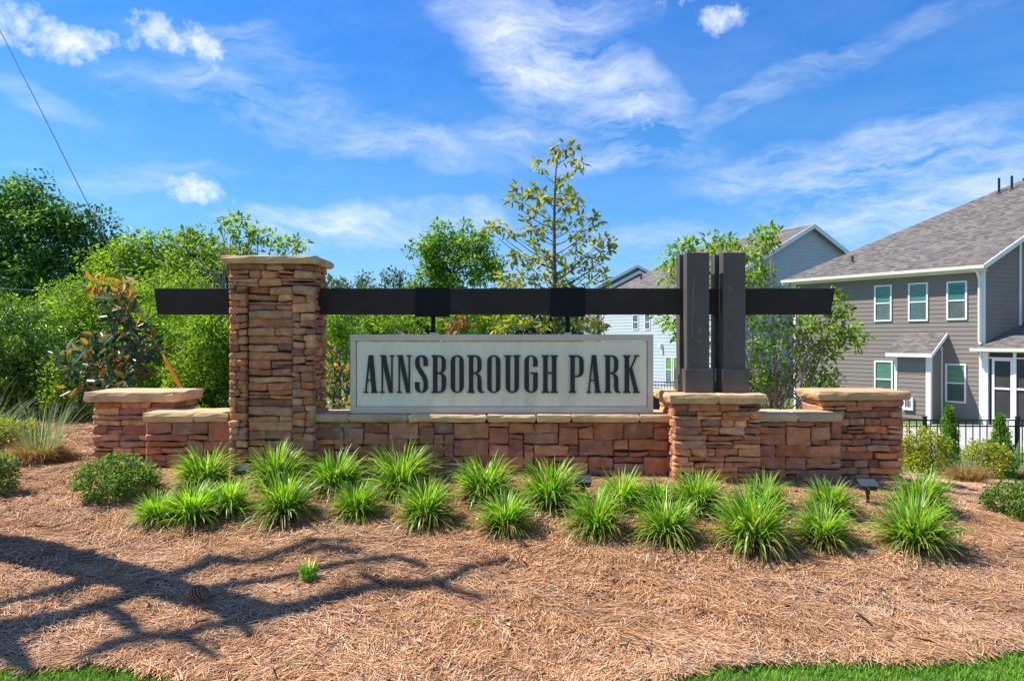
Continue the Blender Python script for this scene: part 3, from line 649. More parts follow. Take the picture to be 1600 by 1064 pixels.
for k_, (ch, lx, w) in enumerate(TXT):
    V = []; Fc = []
    for si, strip in enumerate(gl(ch, w)):
        yf_, yb_ = ly - .022 - si * .00022, ly - .0005 + si * .00005
        n = len(strip); closed = strip[0] == strip[-1]; b0 = len(V)
        for (a, b) in strip:
            for q in (a, b):
                x, z = PX(lx + q[0], sy - .01), PZ(555 + q[1], sy - .01); V += [(x, yf_, z), (x, yb_, z)]
        for i in range(n - 1):
            A0, B0, A1, B1 = b0 + i * 4, b0 + i * 4 + 2, b0 + i * 4 + 4, b0 + i * 4 + 6
            Fc += [(A0, A1, B1, B0), (A0 + 1, B0 + 1, B1 + 1, A1 + 1), (A0, A0 + 1, A1 + 1, A1), (B0, B1, B1 + 1, B0 + 1)]
        if not closed:
            Fc += [(b0, b0 + 2, b0 + 3, b0 + 1), (b0 + (n - 1) * 4, b0 + (n - 1) * 4 + 1, b0 + (n - 1) * 4 + 3, b0 + (n - 1) * 4 + 2)]
    o = part('letter', V, Fc, M['letter'], panel); o['label'] = 'raised black letter ' + ch
# ------------------------------------------------------------------ houses
def ray_s(px, A, u):
    """distance along the plan line A + s u where the sight line of column px crosses it"""
    k = (px - 800) / F
    return (A[0] - k * A[1]) / (k * u[1] - u[0])
def siding(root, A, u, n, s0f, s1f, z0, z1, lap, m, kind_parts=True, clipz=None):
    """lapped boards one by one: s0f, s1f give the ends of a board at a height"""
    k = 0; z = z0
    while z < z1 - .02:
        zt_ = min(z + lap, z1); zm = (z + zt_) / 2
        a, b = s0f(zm), s1f(zm)
        if b - a > .05:
            pt = lambda s, o, zz: (A[0] + u[0] * s + n[0] * o, A[1] + u[1] * s + n[1] * o, zz)
            V = [pt(a, .004, z), pt(b, .004, z), pt(b, .026, z), pt(a, .026, z), pt(a, .004, zt_ + .01), pt(b, .004, zt_ + .01), pt(b, .010, zt_ + .01), pt(a, .010, zt_ + .01)]
            part('siding_board', V, [(0, 1, 2, 3), (7, 6, 5, 4), (3, 2, 6, 7), (1, 5, 6, 2), (0, 3, 7, 4), (0, 4, 5, 1)], m, root)
        z += lap
def wall_panel(name, root, A, u, n, pts, m, th=.18):
    """solid wall behind the boards; pts (s, z) outline"""
    V = [(A[0] + u[0] * s, A[1] + u[1] * s, z) for s, z in pts] + [(A[0] + u[0] * s - n[0] * th, A[1] + u[1] * s - n[1] * th, z) for s, z in pts]; k = len(pts)
    Fc = [tuple(range(k)), tuple(range(k, 2 * k))[::-1]] + [(i, k + i, k + (i + 1) % k, (i + 1) % k) for i in range(k)]
    return part(name, V, Fc, m, root)
def window(root, A, u, n, s0, s1, z0, z1, up, lo, fw=.07, split=.5, extra=None):
    """frame with two sashes; up and lo are the glass colours"""
    m = MB(); w = .055
    for a, b, c, d in ((s0 - w, s1 + w, z1, z1 + w), (s0 - w, s1 + w, z0 - w, z0), (s0 - w, s0, z0, z1), (s1, s1 + w, z0, z1)): m.obox(A, u, n, a, b, .004, .062, c, d)
    fr = m.build('window', M['trim'], root)
    zm = z0 + (z1 - z0) * split
    m = MB(); m.obox(A, u, n, s0, s1, .012, .050, zm - .022, zm + .022); m.build('meeting_rail', M['trim'], fr)
    for gi, (c, a, b) in enumerate(((up, zm + .023, z1), (lo, z0, zm - .023))):
        m = MB(); m.obox(A, u, n, s0 + .001, s1 - .001, .010, .030, a + .001, b - .001); m.build('pane', M['blind'] if gi == 0 else M['glass'], fr, colr=c)
    return fr
SH = [(0.151, 0.137, 0.126), (0.125, 0.114, 0.109), (0.177, 0.157, 0.143), (0.110, 0.103, 0.099), (0.162, 0.151, 0.143), (0.140, 0.121, 0.109)]
def shingles(root, P0, P1, up, poly, course=.145, tab=.26, seed=1, th=.012, name='shingles', grey=1.0):
    """courses of tabs on the plane through P0 with eave direction P1-P0 and upslope vector up; poly (s, t) limits them"""
    rr = random.Random(seed); P0 = Vector(P0); e = (Vector(P1) - P0).normalized(); up = Vector(up).normalized(); nn = e.cross(up).normalized()
    if nn.z < 0: nn = -nn
    ts = [p[1] for p in poly]; t = min(ts); V = []; Fc = []; C = []
    def span(t):
        xs = []
        for (a, b), (c, d) in zip(poly, poly[1:] + poly[:1]):
            if (b - t) * (d - t) <= 0 and abs(d - b) > 1e-9: xs.append(a + (c - a) * (t - b) / (d - b))
        return (min(xs), max(xs)) if len(xs) > 1 else None
    r_ = 0
    while t < max(ts) - .01:
        t2 = min(t + course, max(ts)); lo, hi = span(t + 1e-4) or (0, 0), span(t2 - 1e-4) or (0, 0)
        a, b = lo; c, d = hi
        if b - a > .02:
            x = a + (-(rr.random()) * tab); 
            while x < b:
                w = tab * rr.uniform(.35, 1.0); x2 = x + w; q0, q1 = max(x, a), min(x2, b)
                if q1 - q0 > .005:
                    r0 = min(max(q0, c), d); r1 = min(max(q1, c), d)
                    k = rr.choice(SH); g = rr.uniform(.88, 1.12) * grey * 1.06; lift = th + rr.random() * .004; n0 = len(V)
                    for s_, t_, o_ in ((q0, t, 0), (q1, t, 0), (q1, t, lift), (q0, t, lift), (r1, t2, lift * .35), (r0, t2, lift * .35)):
                        V.append(tuple(P0 + e * s_ + up * t_ + nn * o_)); C.append((k[0] * g, k[1] * g, k[2] * g))
                    Fc += [(n0, n0 + 1, n0 + 2, n0 + 3), (n0 + 3, n0 + 2, n0 + 4, n0 + 5)]
                x = x2
        t = t2; r_ += 1
    o = part(name, V, Fc, M['shingle'], root, cols=np.array(C)); o['kind'] = 'stuff'
    return o
def deck(root, pts, m, th=.05, name='roof'):
    """roof plane under the shingles"""
    p = [Vector(q) for q in pts]; V = p + [q - Vector((0, 0, th)) for q in p]; k = len(p)
    Fc = [tuple(range(k)), tuple(range(k, 2 * k))[::-1]] + [(i, k + i, k + (i + 1) % k, (i + 1) % k) for i in range(k)]
    return part(name, V, Fc, m, root)
def plane_shingles(root, pts, seed, grey=1.0, course=.145, tab=.26, off=.004):
    """shingles over a roof polygon whose first edge is the eave"""
    p = [Vector(q) for q in pts]; e = (p[1] - p[0]).normalized(); nn = None
    for q in p[2:]:
        c = e.cross(q - p[0])
        if c.length > .5: nn = c.normalized(); break
    if nn.z < 0: nn = -nn
    up = nn.cross(e).normalized()
    if up.z < 0: up = -up
    poly = [((q - p[0]).dot(e), (q - p[0]).dot(up)) for q in p]
    return shingles(root, p[0] + nn * off, p[1] + nn * off, up, poly, course, tab, seed, grey=grey)
def bar(name, root, a, b, w, h, m):
    """straight trim bar between two points, w wide in plan, h tall"""
    a, b = Vector(a), Vector(b); d = (b - a).normalized(); s = d.cross(Vector((0, 0, 1))).normalized() * w / 2; u_ = Vector((0, 0, h / 2))
    V = [a - s - u_, a + s - u_, a + s + u_, a - s + u_, b - s - u_, b + s - u_, b + s + u_, b - s + u_]
    return part(name, V, [(0, 1, 2, 3), (7, 6, 5, 4), (0, 4, 5, 1), (1, 5, 6, 2), (2, 6, 7, 3), (3, 7, 4, 0)], m, root)

# --- the taupe house on the right
NC = (PX(1535, 23), 23.0); uE = Vector((-.595, .804)).normalized(); uE = (uE.x, uE.y); nW = (-uE[1], uE[0] * 1.0)
nW = (-.804, -.595); LN = ray_s(1241, NC, uE)
zG1 = -1.12; zE = PZ(417, 23)
h1 = thing('grey_house', (NC[0] + 2, NC[1] + 4, zG1), 'large taupe sided two storey house with grey hip roof and screened porch, at the right', 'house')
wall_panel('wall', h1, NC, uE, nW, [(0, zG1 - .5), (LN, zG1 - .5), (LN, zE), (0, zE)], M['taupe'])
siding(h1, NC, uE, nW, lambda z: .085, lambda z: LN - .085, zG1 + .25, zE - .16, .155, M['taupe'])
for s0, s1 in ((0, .085), (LN - .085, LN)):
    m = MB(); m.obox(NC, uE, nW, s0, s1, -.02, .045, zG1, zE - .02); m.build('corner_board', M['trim'], h1)
m = MB(); m.obox(NC, uE, nW, .08, LN - .08, 0, .034, zE - .17, zE - .02); m.build('frieze_board', M['trim'], h1)
TEAL, SCR = (.06, .20, .18), (.10, .125, .125)
def wz(py, s): return H - (py - 532) / F * (NC[1] + uE[1] * s)
for x0, x1, ya, yb2, up_, lo_ in ((1368, 1393, 448, 500, TEAL, (.10, .14, .14)), (1421, 1449.5, 444.5, 499.5, TEAL, (.07, .13, .13)), (1481, 1510.5, 442, 497.5, (.05, .19, .17), (.10, .12, .12)),
                                  (1368, 1395, 566, 606, (.09, .22, .15), (.07, .13, .12)), (1479, 1509, 570.5, 626.5, (.11, .26, .16), (.06, .09, .09))):
    sa, sb = ray_s(x1, NC, uE), ray_s(x0, NC, uE); sm = (sa + sb) / 2
    window(h1, NC, uE, nW, sa + .03, sb - .03, wz(yb2 if yb2 != 606 else 619, sm), wz(ya, sm), up_, lo_)
# the little bump with its own roof
bs0, bs1 = ray_s(1466, NC, uE), ray_s(1424, NC, uE) 
bx_d = .95                                      # how far it stands out
BN = lambda s, o: (NC[0] + uE[0] * s + nW[0] * o, NC[1] + uE[1] * s + nW[1] * o)
BF = BN(0, bx_d)
sb0, sb1 = ray_s(1453, BF, uE), ray_s(1398, BF, uE); zbt = H - (553 - 532) / F * (BF[1] + uE[1] * sb0)
wall_panel('bump_wall', h1, BF, uE, nW, [(sb0, zG1 - .4), (sb1, zG1 - .4), (sb1, zbt), (sb0, zbt)], M['taupe'], th=bx_d - .02)
siding(h1, BF, uE, nW, lambda z: sb0 + .10, lambda z: sb1 - .09, zG1 + .15, zbt - .1, .155, M['taupe'])
C0 = BN(sb0, 0)
siding(h1, C0, nW, (-uE[0], -uE[1]), lambda z: .06, lambda z: bx_d - .07, zG1 + .15, zbt + .1, .155, M['taupe'])
for sc in ((sb0, sb0 + .115), (sb1 - .10, sb1)):
    m = MB(); m.obox(BF, uE, nW, sc[0], sc[1], -.012, .045, zG1, zbt - .01); m.build('corner_board', M['trim'], h1)
m = MB(); m.obox(BF, uE, nW, sb0 - .04, sb0, -.09, .044, zG1, zbt - .01); m.build('corner_board', M['trim'], h1)
m = MB(); m.obox(C0, nW, (-uE[0], -uE[1]), .028, .10, .0, .045, zG1, zbt + .25); m.build('corner_board', M['trim'], h1)
m = MB(); m.obox(BF, uE, nW, sb0 + .10, sb1 - .10, 0, .035, zbt - .11, zbt - .012); m.build('frieze_board', M['trim'], h1)
ov = .28; ztop_b = zbt + .08 + (bx_d + ov) * .52
e0, e1 = BN(sb0 - .17, bx_d + ov), BN(sb1 + .17, bx_d + ov); t0, t1 = BN(sb0 - .17, .012), BN(sb1 + .17, .012)
zed = zbt - .03
pl = [(*e0, zed + .05), (*e1, zed + .05), (*t1, ztop_b), (*t0, ztop_b)]
deck(h1, pl, M['trim'], .05, 'bump_roof'); plane_shingles(h1, pl, 5, course=.14, tab=.24)
bar('fascia', h1, (*BN(sb0 - .18, bx_d + ov + .02), zed - .015), (*BN(sb1 + .18, bx_d + ov + .02), zed - .015), .03, .13, M['trim'])
bar('rake_board', h1, (*BN(sb0 - .185, bx_d + ov), zed - .01), (*BN(sb0 - .185, .03), ztop_b - .065), .03, .13, M['trim'])
# gable cheek under the small roof
V = [(*BN(sb0 - .002, bx_d), zbt - .02), (*BN(sb0 - .002, .01), zbt - .02), (*BN(sb0 - .002, .01), ztop_b - .10), (*BN(sb0 + .1, bx_d), zbt - .02), (*BN(sb0 + .1, .01), zbt - .02), (*BN(sb0 + .1, .01), ztop_b - .10)]
part('bump_gable', V, [(0, 1, 2), (5, 4, 3), (0, 3, 4, 1), (1, 4, 5, 2), (2, 5, 3, 0)], M['taupe'], h1)
va, vb = ray_s(1428, BF, uE), ray_s(1412, BF, uE)
zv = lambda py: H - (py - 532) / F * (BF[1] + uE[1] * va)
m = MB(); m.obox(BF, uE, nW, va, vb, .02, .10, zv(641), zv(621)); vt = m.build('wall_vent', M['trim'], h1)
for k in range(4):
    m = MB(); aa = va + .07 + k * (vb - va - .14) / 4; m.obox(BF, uE, nW, aa, aa + .03, .10, .108, zv(636), zv(626)); m.build('vent_slot', M['screen'], vt)
# main roof: eave along the wall, hip at the far end, ridge parallel
pit = .60; oh = .34
def W3(s, t, z): return Vector((NC[0] + uE[0] * s - nW[0] * t, NC[1] + uE[1] * s - nW[1] * t, z))
zf = zE + .02; tR = 6.15
ea, eb = W3(-.18, -oh, zf), W3(LN + oh, -oh, zf)
zr_ = zf + (tR + oh) * pit
rk = Vector((PX(1604, 23.6), 23.6, 0)); sK = (Vector((rk.x, rk.y)) - Vector(NC)).dot(Vector(uE)); tK = -(Vector((rk.x, rk.y)) - Vector(NC)).dot(Vector(nW))
slope_dir = (sK / tK)
hipP = W3(LN + oh - (tR + oh), tR, zr_); near = W3(-.18 + slope_dir * (tR + oh), tR, zr_)
main = [ea, eb, hipP, near]
deck(h1, main, M['greysiding'], .06); plane_shingles(h1, main, 21)
far_e = W3(LN + oh, 2 * tR + oh, zf); near_f = W3(-.18 + slope_dir * (tR + oh), 2 * tR + oh, zf)
deck(h1, [eb, far_e, hipP], M['greysiding'], .06); plane_shingles(h1, [eb, far_e, hipP], 22, course=.3, tab=.5)
deck(h1, [far_e, near_f, near, hipP], M['shingle'], .06)
bar('ridge_cap', h1, hipP + Vector((0, 0, .02)), near + Vector((0, 0, .02)), .22, .05, M['core'])
# gutter and fascia
bar('gutter', h1, W3(-.20, -oh - .06, zf - .045), W3(LN + oh, -oh - .06, zf - .045), .12, .11, M['gutter'])
bar('fascia', h1, W3(-.20, -oh + .02, zf - .10), W3(LN + oh, -oh + .02, zf - .10), .03, .17, M['gutter'])
V = [W3(-.18, -oh + .03, zf - .17), W3(LN + oh, -oh + .03, zf - .17), W3(LN + oh, .02, zf - .17), W3(-.18, .02, zf - .17)]; V += [p_ + Vector((0, 0, .02)) for p_ in V]
part('soffit', V, [(3, 2, 1, 0), (4, 5, 6, 7), (0, 1, 5, 4), (1, 2, 6, 5), (2, 3, 7, 6), (3, 0, 4, 7)], M['gutter'], h1)
# downspout beside the near corner
dx_ = ray_s(1527, NC, uE)
dsp = MB(); q = lambda s, o, z: (NC[0] + uE[0] * s + nW[0] * o, NC[1] + uE[1] * s + nW[1] * o, z)
dsp.tube([q(.17, oh, zf - .10), q(.06, oh * .9, zf - .18), q(.06, .10, zf - .42), q(.06, .10, 1.70), q(.0, .14, 1.62)], .04, 6); dsp.build('downspout', M['trim'], h1)
# rake at the near end and the wall under it
w2 = Vector((rk.x - NC[0], rk.y - NC[1])).normalized(); n2 = (w2.y, -w2.x)
if n2[1] > 0: n2 = (-n2[0], -n2[1])
L2 = 6.0; zs = .60 * (-w2.dot(Vector(nW)))
wall_panel('wall', h1, NC, (w2.x, w2.y), n2, [(0, zG1 - .5), (L2, zG1 - .5), (L2, zE + L2 * zs - .15), (0, zE - .12)], M['taupe'])
siding(h1, NC, (w2.x, w2.y), n2, lambda z: max(.06, (z - zE + .1) / zs), lambda z: L2, PZ(555, 23), zE + L2 * zs - .3, .155, M['taupe'])
bar('rake_board', h1, ea + Vector((0, 0, -.05)), near + Vector((0, 0, -.05)), .05, .17, M['trim'])
m = MB(); m.obox(NC, (w2.x, w2.y), n2, 1.62, 1.70, .03, .08, PZ(528, 23), PZ(366, 23)); m.build('white_pipe', M['trim'], h1)
m = MB(); m.obox(NC, (w2.x, w2.y), n2, 0, .09, -.01, .044, zG1, zE - .12); m.build('corner_board', M['trim'], h1)
# pipes through the roof
for px, py, hh in ((1332, 411, .28), (1561, 303, .62), (1581, 297, .55)):
    best = None
    ez = Vector((0, 0, 1)); nrm_ = (main[1] - main[0]).cross(main[2] - main[0]); ry = Vector(((px - 800) / F, 1, -(py - 532) / F)); k = (main[0] - Vector((0, 0, H))).dot(nrm_) / ry.dot(nrm_); p_ = Vector((0, 0, H)) + ry * k
    m = MB(); m.tube([p_ - ez * .15, p_ + ez * hh], .045, 8); m.tube([p_ - ez * .1, p_ + ez * .05], [.13, .06], 8); m.build('roof_pipe', M['metal'], h1)
# porch: the wall line carried on towards the viewer
uP = (-uE[0], -uE[1]); zp = PZ(543, 23)
def PP3(s, o, z): return Vector((NC[0] + uP[0] * s + nW[0] * o, NC[1] + uP[1] * s + nW[1] * o, z))
Lp = 3.6
def pbox(name, s0, s1, o0, o1, z0, z1, m, root=h1):
    b_ = MB(); b_.obox(NC, uP, nW, s0, s1, o0, o1, z0, z1); return b_.build(name, m, root)
zpb = zG1 + .02; zpt = zp - .16
pbox('porch_post', .01, .17, -.10, .046, zpb, zpt, M['trim'])
pbox('porch_beam', .0, Lp, -.14, .02, zpt, zpt + .16, M['gutter'])
sd = lambda px: ray_s(px, NC, uP)
d0, d1 = sd(1550), sd(1583)
door = pbox('screen_door', d0, d1, -.06, -.02, zpb + .02, PZ(560.5, 22.6), M['screen'])
zd1 = PZ(560.5, 22.6)
for nm, bx in (('door_stile', (d0, d0 + .07, zpb, zd1)), ('door_stile', (d1 - .07, d1, zpb, zd1)), ('door_rail', (d0 + .07, d1 - .07, zd1 - .07, zd1)), ('door_rail', (d0 + .07, d1 - .07, PZ(607, 22.6) - .03, PZ(607, 22.6) + .03)), ('door_rail', (d0 + .07, d1 - .07, zpb, zpb + .28))):
    pbox(nm, bx[0], bx[1], -.018, .014, bx[2], bx[3], M['trim'], door)
pbox('screen_panel', d0, d1, -.06, -.03, zd1 + .05, zpt, M['screen'])
pbox('porch_rail', .17, Lp, -.05, .016, zd1 + .004, zd1 + .046, M['trim'])
pbox('porch_post', d1 + .004, d1 + .09, -.05, .03, zpb, zpt, M['trim'])
s_ = d1 + .09
for k in range(2):
    e_ = min(s_ + 1.15, Lp); pbox('screen_panel', s_, e_ - .09, -.05, -.03, zpb + .1, zpt, M['screen'])
    pbox('porch_rail', s_, e_ - .09, -.045, .012, PZ(608, 22.2) - .03, PZ(608, 22.2) + .03, M['trim']); pbox('porch_post', e_ - .09, e_, -.05, .03, zpb, zpt, M['trim']); s_ = e_
# porch back and roof
pe0, pe1 = PP3(-.22, .30, zp - .02), PP3(Lp + .3, .30, zp - .02); tt = 3.2
pt0, pt1 = PP3(-.22, -tt, zp - .02 + (tt + .3) * .42), PP3(Lp + .3, -tt, zp - .02 + (tt + .3) * .42)
W2v = Vector((w2.x, w2.y, 0))
pc = Vector((NC[0], NC[1], zp - .02 + .3 * .42)) + W2v * 4.0; pc.z = zp - .02 + (.3 + 4.0 * (-w2.dot(Vector(nW)))) * .42
pe00 = PP3(-.20, .30, zp - .02); pj = PP3(-.20, .02, zp - .02 + .28 * .42); pk = PP3(.02, .0, zp - .02 + .3 * .42)
pl = [pe00, pe1, PP3(Lp + .3, -tt, zp - .02 + (tt + .3) * .42), pc, pk, pj]
deck(h1, pl, M['trim'], .05, 'porch_roof'); plane_shingles(h1, pl, 31, course=.14, tab=.28)
bar('gutter', h1, PP3(-.24, .36, zp - .07), PP3(Lp + .3, .36, zp - .07), .11, .11, M['gutter'])
pbox('porch_floor', 0, Lp, -3.0, -.07, zG1 - .3, zG1 + .03, M['concrete'])
pbox('porch_inner_wall', Lp - .1, Lp, -3.0, -.16, zG1, zpt, M['taupe'])

# --- the pale blue grey house in the middle distance
K = Vector((PX(1265, 38.5), 38.5, 0)); Rg = Vector((PX(1087, 47.8), 47.8, 0)); u2 = (Rg - K).normalized(); v2 = Vector((-u2.y, u2.x, 0)); v2 = v2 if v2.x > 0 else -v2
hz = H + 6.5; wv = 6.5; heave = H + 3.02; zG2 = -1.3
C2 = K - v2 * wv; D2 = K + v2 * wv; sL = ray_s(942, (C2.x, C2.y), (u2.x, u2.y))
L2c = C2 + u2 * sL
h2 = thing('blue_grey_house', (K.x - 1, K.y + 4, zG2), 'pale blue grey two storey house with a gable, behind the dark posts and the beam', 'house')
cA, cu_, nl = (C2.x, C2.y), (u2.x, u2.y), (-v2.x, -v2.y)
wall_panel('wall', h2, cA, cu_, nl, [(0, zG2 - .4), (sL, zG2 - .4), (sL, heave), (0, heave)], M['bluesiding'])
siding(h2, cA, cu_, nl, lambda z: .1, lambda z: sL - .1, zG2 + .2, heave - .1, .20, M['bluesiding'])
gA, gu, gn = (C2.x, C2.y), (v2.x, v2.y), (-u2.x, -u2.y)
rise = (hz - heave) / wv
wall_panel('gable_wall', h2, gA, gu, gn, [(0, zG2 - .4), (2 * wv, zG2 - .4), (2 * wv, heave), (wv, hz - .1), (0, heave)], M['bluesiding'])
siding(h2, gA, gu, gn, lambda z: max(.1, (z + .12 - heave) / rise), lambda z: min(2 * wv - .1, 2 * wv - (z + .12 - heave) / rise), zG2 + .2, hz - .25, .20, M['bluesiding'])
for A_, u_, n_, s0, s1 in ((cA, cu_, nl, 0, .12), (cA, cu_, nl, sL - .12, sL), (gA, gu, gn, 0, .12), (gA, gu, gn, 2 * wv - .12, 2 * wv)):
    m = MB(); m.obox(A_, u_, n_, s0, s1, -.02, .05, zG2, heave - .05); m.build('corner_board', M['trim'], h2)
def w2z(py, s): return H - (py - 532) / F * (C2.y + u2.y * s)
for x0, x1, ya, yb2 in ((989.5, 998, 493, 514), (1008.5, 1016.5, 492, 514), (1041, 1050.5, 559, 596), (1053.5, 1063, 559, 596)):
    sa, sb = ray_s(x1, cA, cu_), ray_s(x0, cA, cu_); sm = (sa + sb) / 2
    low = ya > 520
    window(h2, cA, cu_, nl, sa + .03, sb - .03, w2z(yb2, sm), w2z(ya, sm), (.13, .27, .07) if low else (.12, .14, .17), (.14, .17, .20) if low else (.12, .14, .17))
sl_ = ray_s(1034.5, cA, cu_); m = MB(); m.obox(cA, cu_, nl, sl_ - .12, sl_ + .12, .03, .22, w2z(543, sl_), w2z(537, sl_)); m.obox(cA, cu_, nl, sl_ + -.17, sl_ - .06, .03, .12, w2z(551, sl_), w2z(543, sl_)); m.build('wall_lamp', M['trim'], h2)
o2 = .35; zz = heave - o2 * rise
eA = C2 - v2 * o2 - u2 * o2; eA.z = zz; eB = L2c - v2 * o2 + u2 * o2; eB.z = zz
rA = K - u2 * o2; rA.z = hz; rB = Rg.copy(); rB.z = hz; fA = D2 + v2 * o2 - u2 * o2; fA.z = zz; fB = D2 + u2 * (sL + o2) + v2 * o2; fB.z = zz
for pl, sd_ in (([eA, eB, rB, rA], 41), ([eB, fB, rB], 42), ([fB, fA, rA, rB], 43)):
    deck(h2, pl, M['greysiding'], .08)
    if sd_ < 43: plane_shingles(h2, pl, sd_, grey=1.05, course=.2, tab=.6)
bar('rake_board', h2, eA - Vector((0, 0, .10)), rA - Vector((0, 0, .10)), .05, .26, M['trim'])
bar('rake_board', h2, fA - Vector((0, 0, .10)), rA - Vector((0, 0, .10)), .05, .26, M['trim'])
bar('gutter', h2, eA + Vector((-.05, 0, -.08)), eB + Vector((-.05, 0, -.08)), .12, .16, M['trim'])
for px, py in ((1105, 389), (1002, 437)):
    nrm_ = (eB - eA).cross(rA - eA); ry = Vector(((px - 800) / F, 1, -(py - 532) / F)); k = (eA - Vector((0, 0, H))).dot(nrm_) / ry.dot(nrm_); p_ = Vector((0, 0, H)) + ry * k
    m = MB(); m.tube([p_ - Vector((0, 0, .1)), p_ + Vector((0, 0, .4))], .06, 6); m.build('roof_pipe', M['metal'], h2)

# --- small far houses
def far_house(name, label, apx, apy, elx, ely, erx, ery, d, back, wallm, seed, basez):
    """gable towards us, apex and eaves given by sight lines at distance d"""
    a, l, r_ = P(apx, apy, d), P(elx, ely, d), P(erx, ery, d); cx = (l.x + r_.x) / 2
    h = thing(name, (cx, d + back / 2, basez), label, 'house')
    sl2 = (a.z - l.z) / (a.x - l.x); sr2 = (a.z - r_.z) / (r_.x - a.x)
    m = MB(); li, ri = l.x + .5, r_.x - .5
    pts = [(li, basez), (ri, basez), (ri, r_.z + .5 * sr2 - .1), (a.x, a.z - .1), (li, l.z + .5 * sl2 - .1)]
    V = [(x, d + .4, z) for x, z in pts] + [(x, d + back, z) for x, z in pts]; k = 5
    part('wall', V, [tuple(range(k)), tuple(range(k, 2 * k))[::-1]] + [(i, k + i, k + (i + 1) % k, (i + 1) % k) for i in range(k)], wallm, h)
    siding(h, (li, d + .4), (1, 0), (0, -1), lambda z: max(0, (z + .15 - (l.z + .5 * sl2)) / sl2), lambda z: ri - li - max(0, (z + .15 - (r_.z + .5 * sr2)) / sr2), l.z - 1.8, a.z - .3, .28, wallm)
    b = Vector((0, back, 0))
    for e_, s_ in ((l, 1), (r_, 2)):
        pl = [e_ + b, e_, a, a + b] if s_ == 1 else [e_, e_ + b, a + b, a]
        deck(h, pl, M['greysiding'], .1); plane_shingles(h, pl, seed + s_, course=.3, tab=.9)
        bar('rake_board', h, e_ - Vector((0, .05, .12)), a - Vector((0, .05, .12)), .06, .26, M['trim'])
    return h, a, l, r_
h3, a3, l3, r3 = far_house('far_house', 'dark roofed grey house far behind the right of the sign panel, gables above the beam', 996, 414, 925, 452, 1062, 448, 62, 12, M['greysiding'], 60, -1.3)
h3b, *_ = far_house('far_house', 'small front gabled grey house just before the other far grey house above the beam', 999, 423, 940, 454, 1053, 452, 56, 5.5, M['greysiding'], 64, -1.3)
h4, a4, l4, r4 = far_house('far_house', 'small white house with a pale grey roof, between the tall pillar and the sign panel', 575, 503, 531, 524, 612, 522, 58, 9, M['whitewall'], 70, -1.3)

# --- fences
def picket_fence(label, x0, x1, y, ztop, hgt, spacing, pick, thin=.008, slope=0, ph=0.0):
    z0 = ztop - hgt; f_ = thing('picket_fence', ((x0 + x1) / 2, y, z0), label, 'fence', 'black metal picket fences')
    zz = lambda x: slope * (x - x0)
    for k, rz in enumerate((ztop, ztop - .13, ztop - hgt + .16)):
        V = []
        b = MB(); b.add([(x0, y - .012, rz - .03 + zz(x0)), (x1, y - .012, rz - .03 + zz(x1)), (x1, y + .012, rz - .03 + zz(x1)), (x0, y + .012, rz - .03 + zz(x0)), (x0, y - .012, rz + zz(x0)), (x1, y - .012, rz + zz(x1)), (x1, y + .012, rz + zz(x1)), (x0, y + .012, rz + zz(x0))],
                       [(0, 3, 2, 1), (4, 5, 6, 7), (0, 1, 5, 4), (1, 2, 6, 5), (2, 3, 7, 6), (3, 0, 4, 7)]); b.build('rail', M['metal'], f_)
    me = None; org_ = Vector(f_.location); x = x0 + .02
    while x < x1:
        if me is None:
            b = MB(); b.box(-thin, thin, -.008, .008, 0, hgt - .07); me = mesh_np('picket', np.array(b.v), b.f); me.materials.append(M['metal'])
        o = link('picket', me, None, f_); o.location = Vector((x, y, z0 + .06 + zz(x))) - org_; x += pick
    me = None; x = x0 + ph
    while x < x1 + .01:
        if me is None:
            b = MB(); b.box(-.032, .032, -.032, .032, -.1, hgt + .05); b.box(-.04, .04, -.04, .04, hgt + .05, hgt + .075); me = mesh_np('fence_post', np.array(b.v), b.f); me.materials.append(M['metal'])
        o = link('fence_post', me, None, f_); o.location = Vector((x, y, z0 + zz(x))) - org_; x += spacing
    return f_
sp = (1590 - 1445) / F * 15.0
picket_fence('black picket fence in front of the taupe house, behind the right end pillar', PX(1445, 15) - sp * 2, PX(1590, 15) + sp * 1, 15.0, PZ(655.5, 15), 1.06, sp, .155, thin=.0085)
picket_fence('black picket fence far behind the post pier, seen through the shrub stems', PX(1015, 27), PX(1236, 27), 27.0, PZ(596, 27), 1.2, 2.4, .115, slope=-.0)
picket_fence('black picket fence beyond the gap left of the sign panel', PX(520, 22), PX(700, 22), 22.0, PZ(578, 22), 1.2, 2.4, .115)
# patio behind the right fence
m = MB(); m.box(PX(1400, 19), PX(1400, 19) + 14, 17.0, 22.6, -1.45, -1.04); o = m.build('patio_slab', M['concrete']); o['kind'] = 'structure'
# a covered grill behind the far fence, a white urn on the ground
gq = P(1031, 640, 25.5)
gr = thing('covered_grill', (gq.x, gq.y, gq.z - .3), 'dark covered grill on wheels beside the far fence, right of the sign panel', 'grill')
m = MB(); m.box(gq.x - .33, gq.x + .33, gq.y - .25, gq.y + .25, gq.z - .1, gq.z + .5); bevel(m.build('body', M['cover'], gr), .04, 3)
m = MB(); m.box(gq.x - .38, gq.x + .38, gq.y - .28, gq.y + .28, gq.z + .5, gq.z + .74); bevel(m.build('lid', M['cover'], gr), .09, 4)
for sx_ in (-.26, .26):
    for sy_ in (-.2, .2):
        m = MB(); m.tube([(gq.x + sx_, gq.y + sy_, gq.z - .32), (gq.x + sx_, gq.y + sy_, gq.z - .08)], .03, 6); m.build('leg', M['cover'], gr)
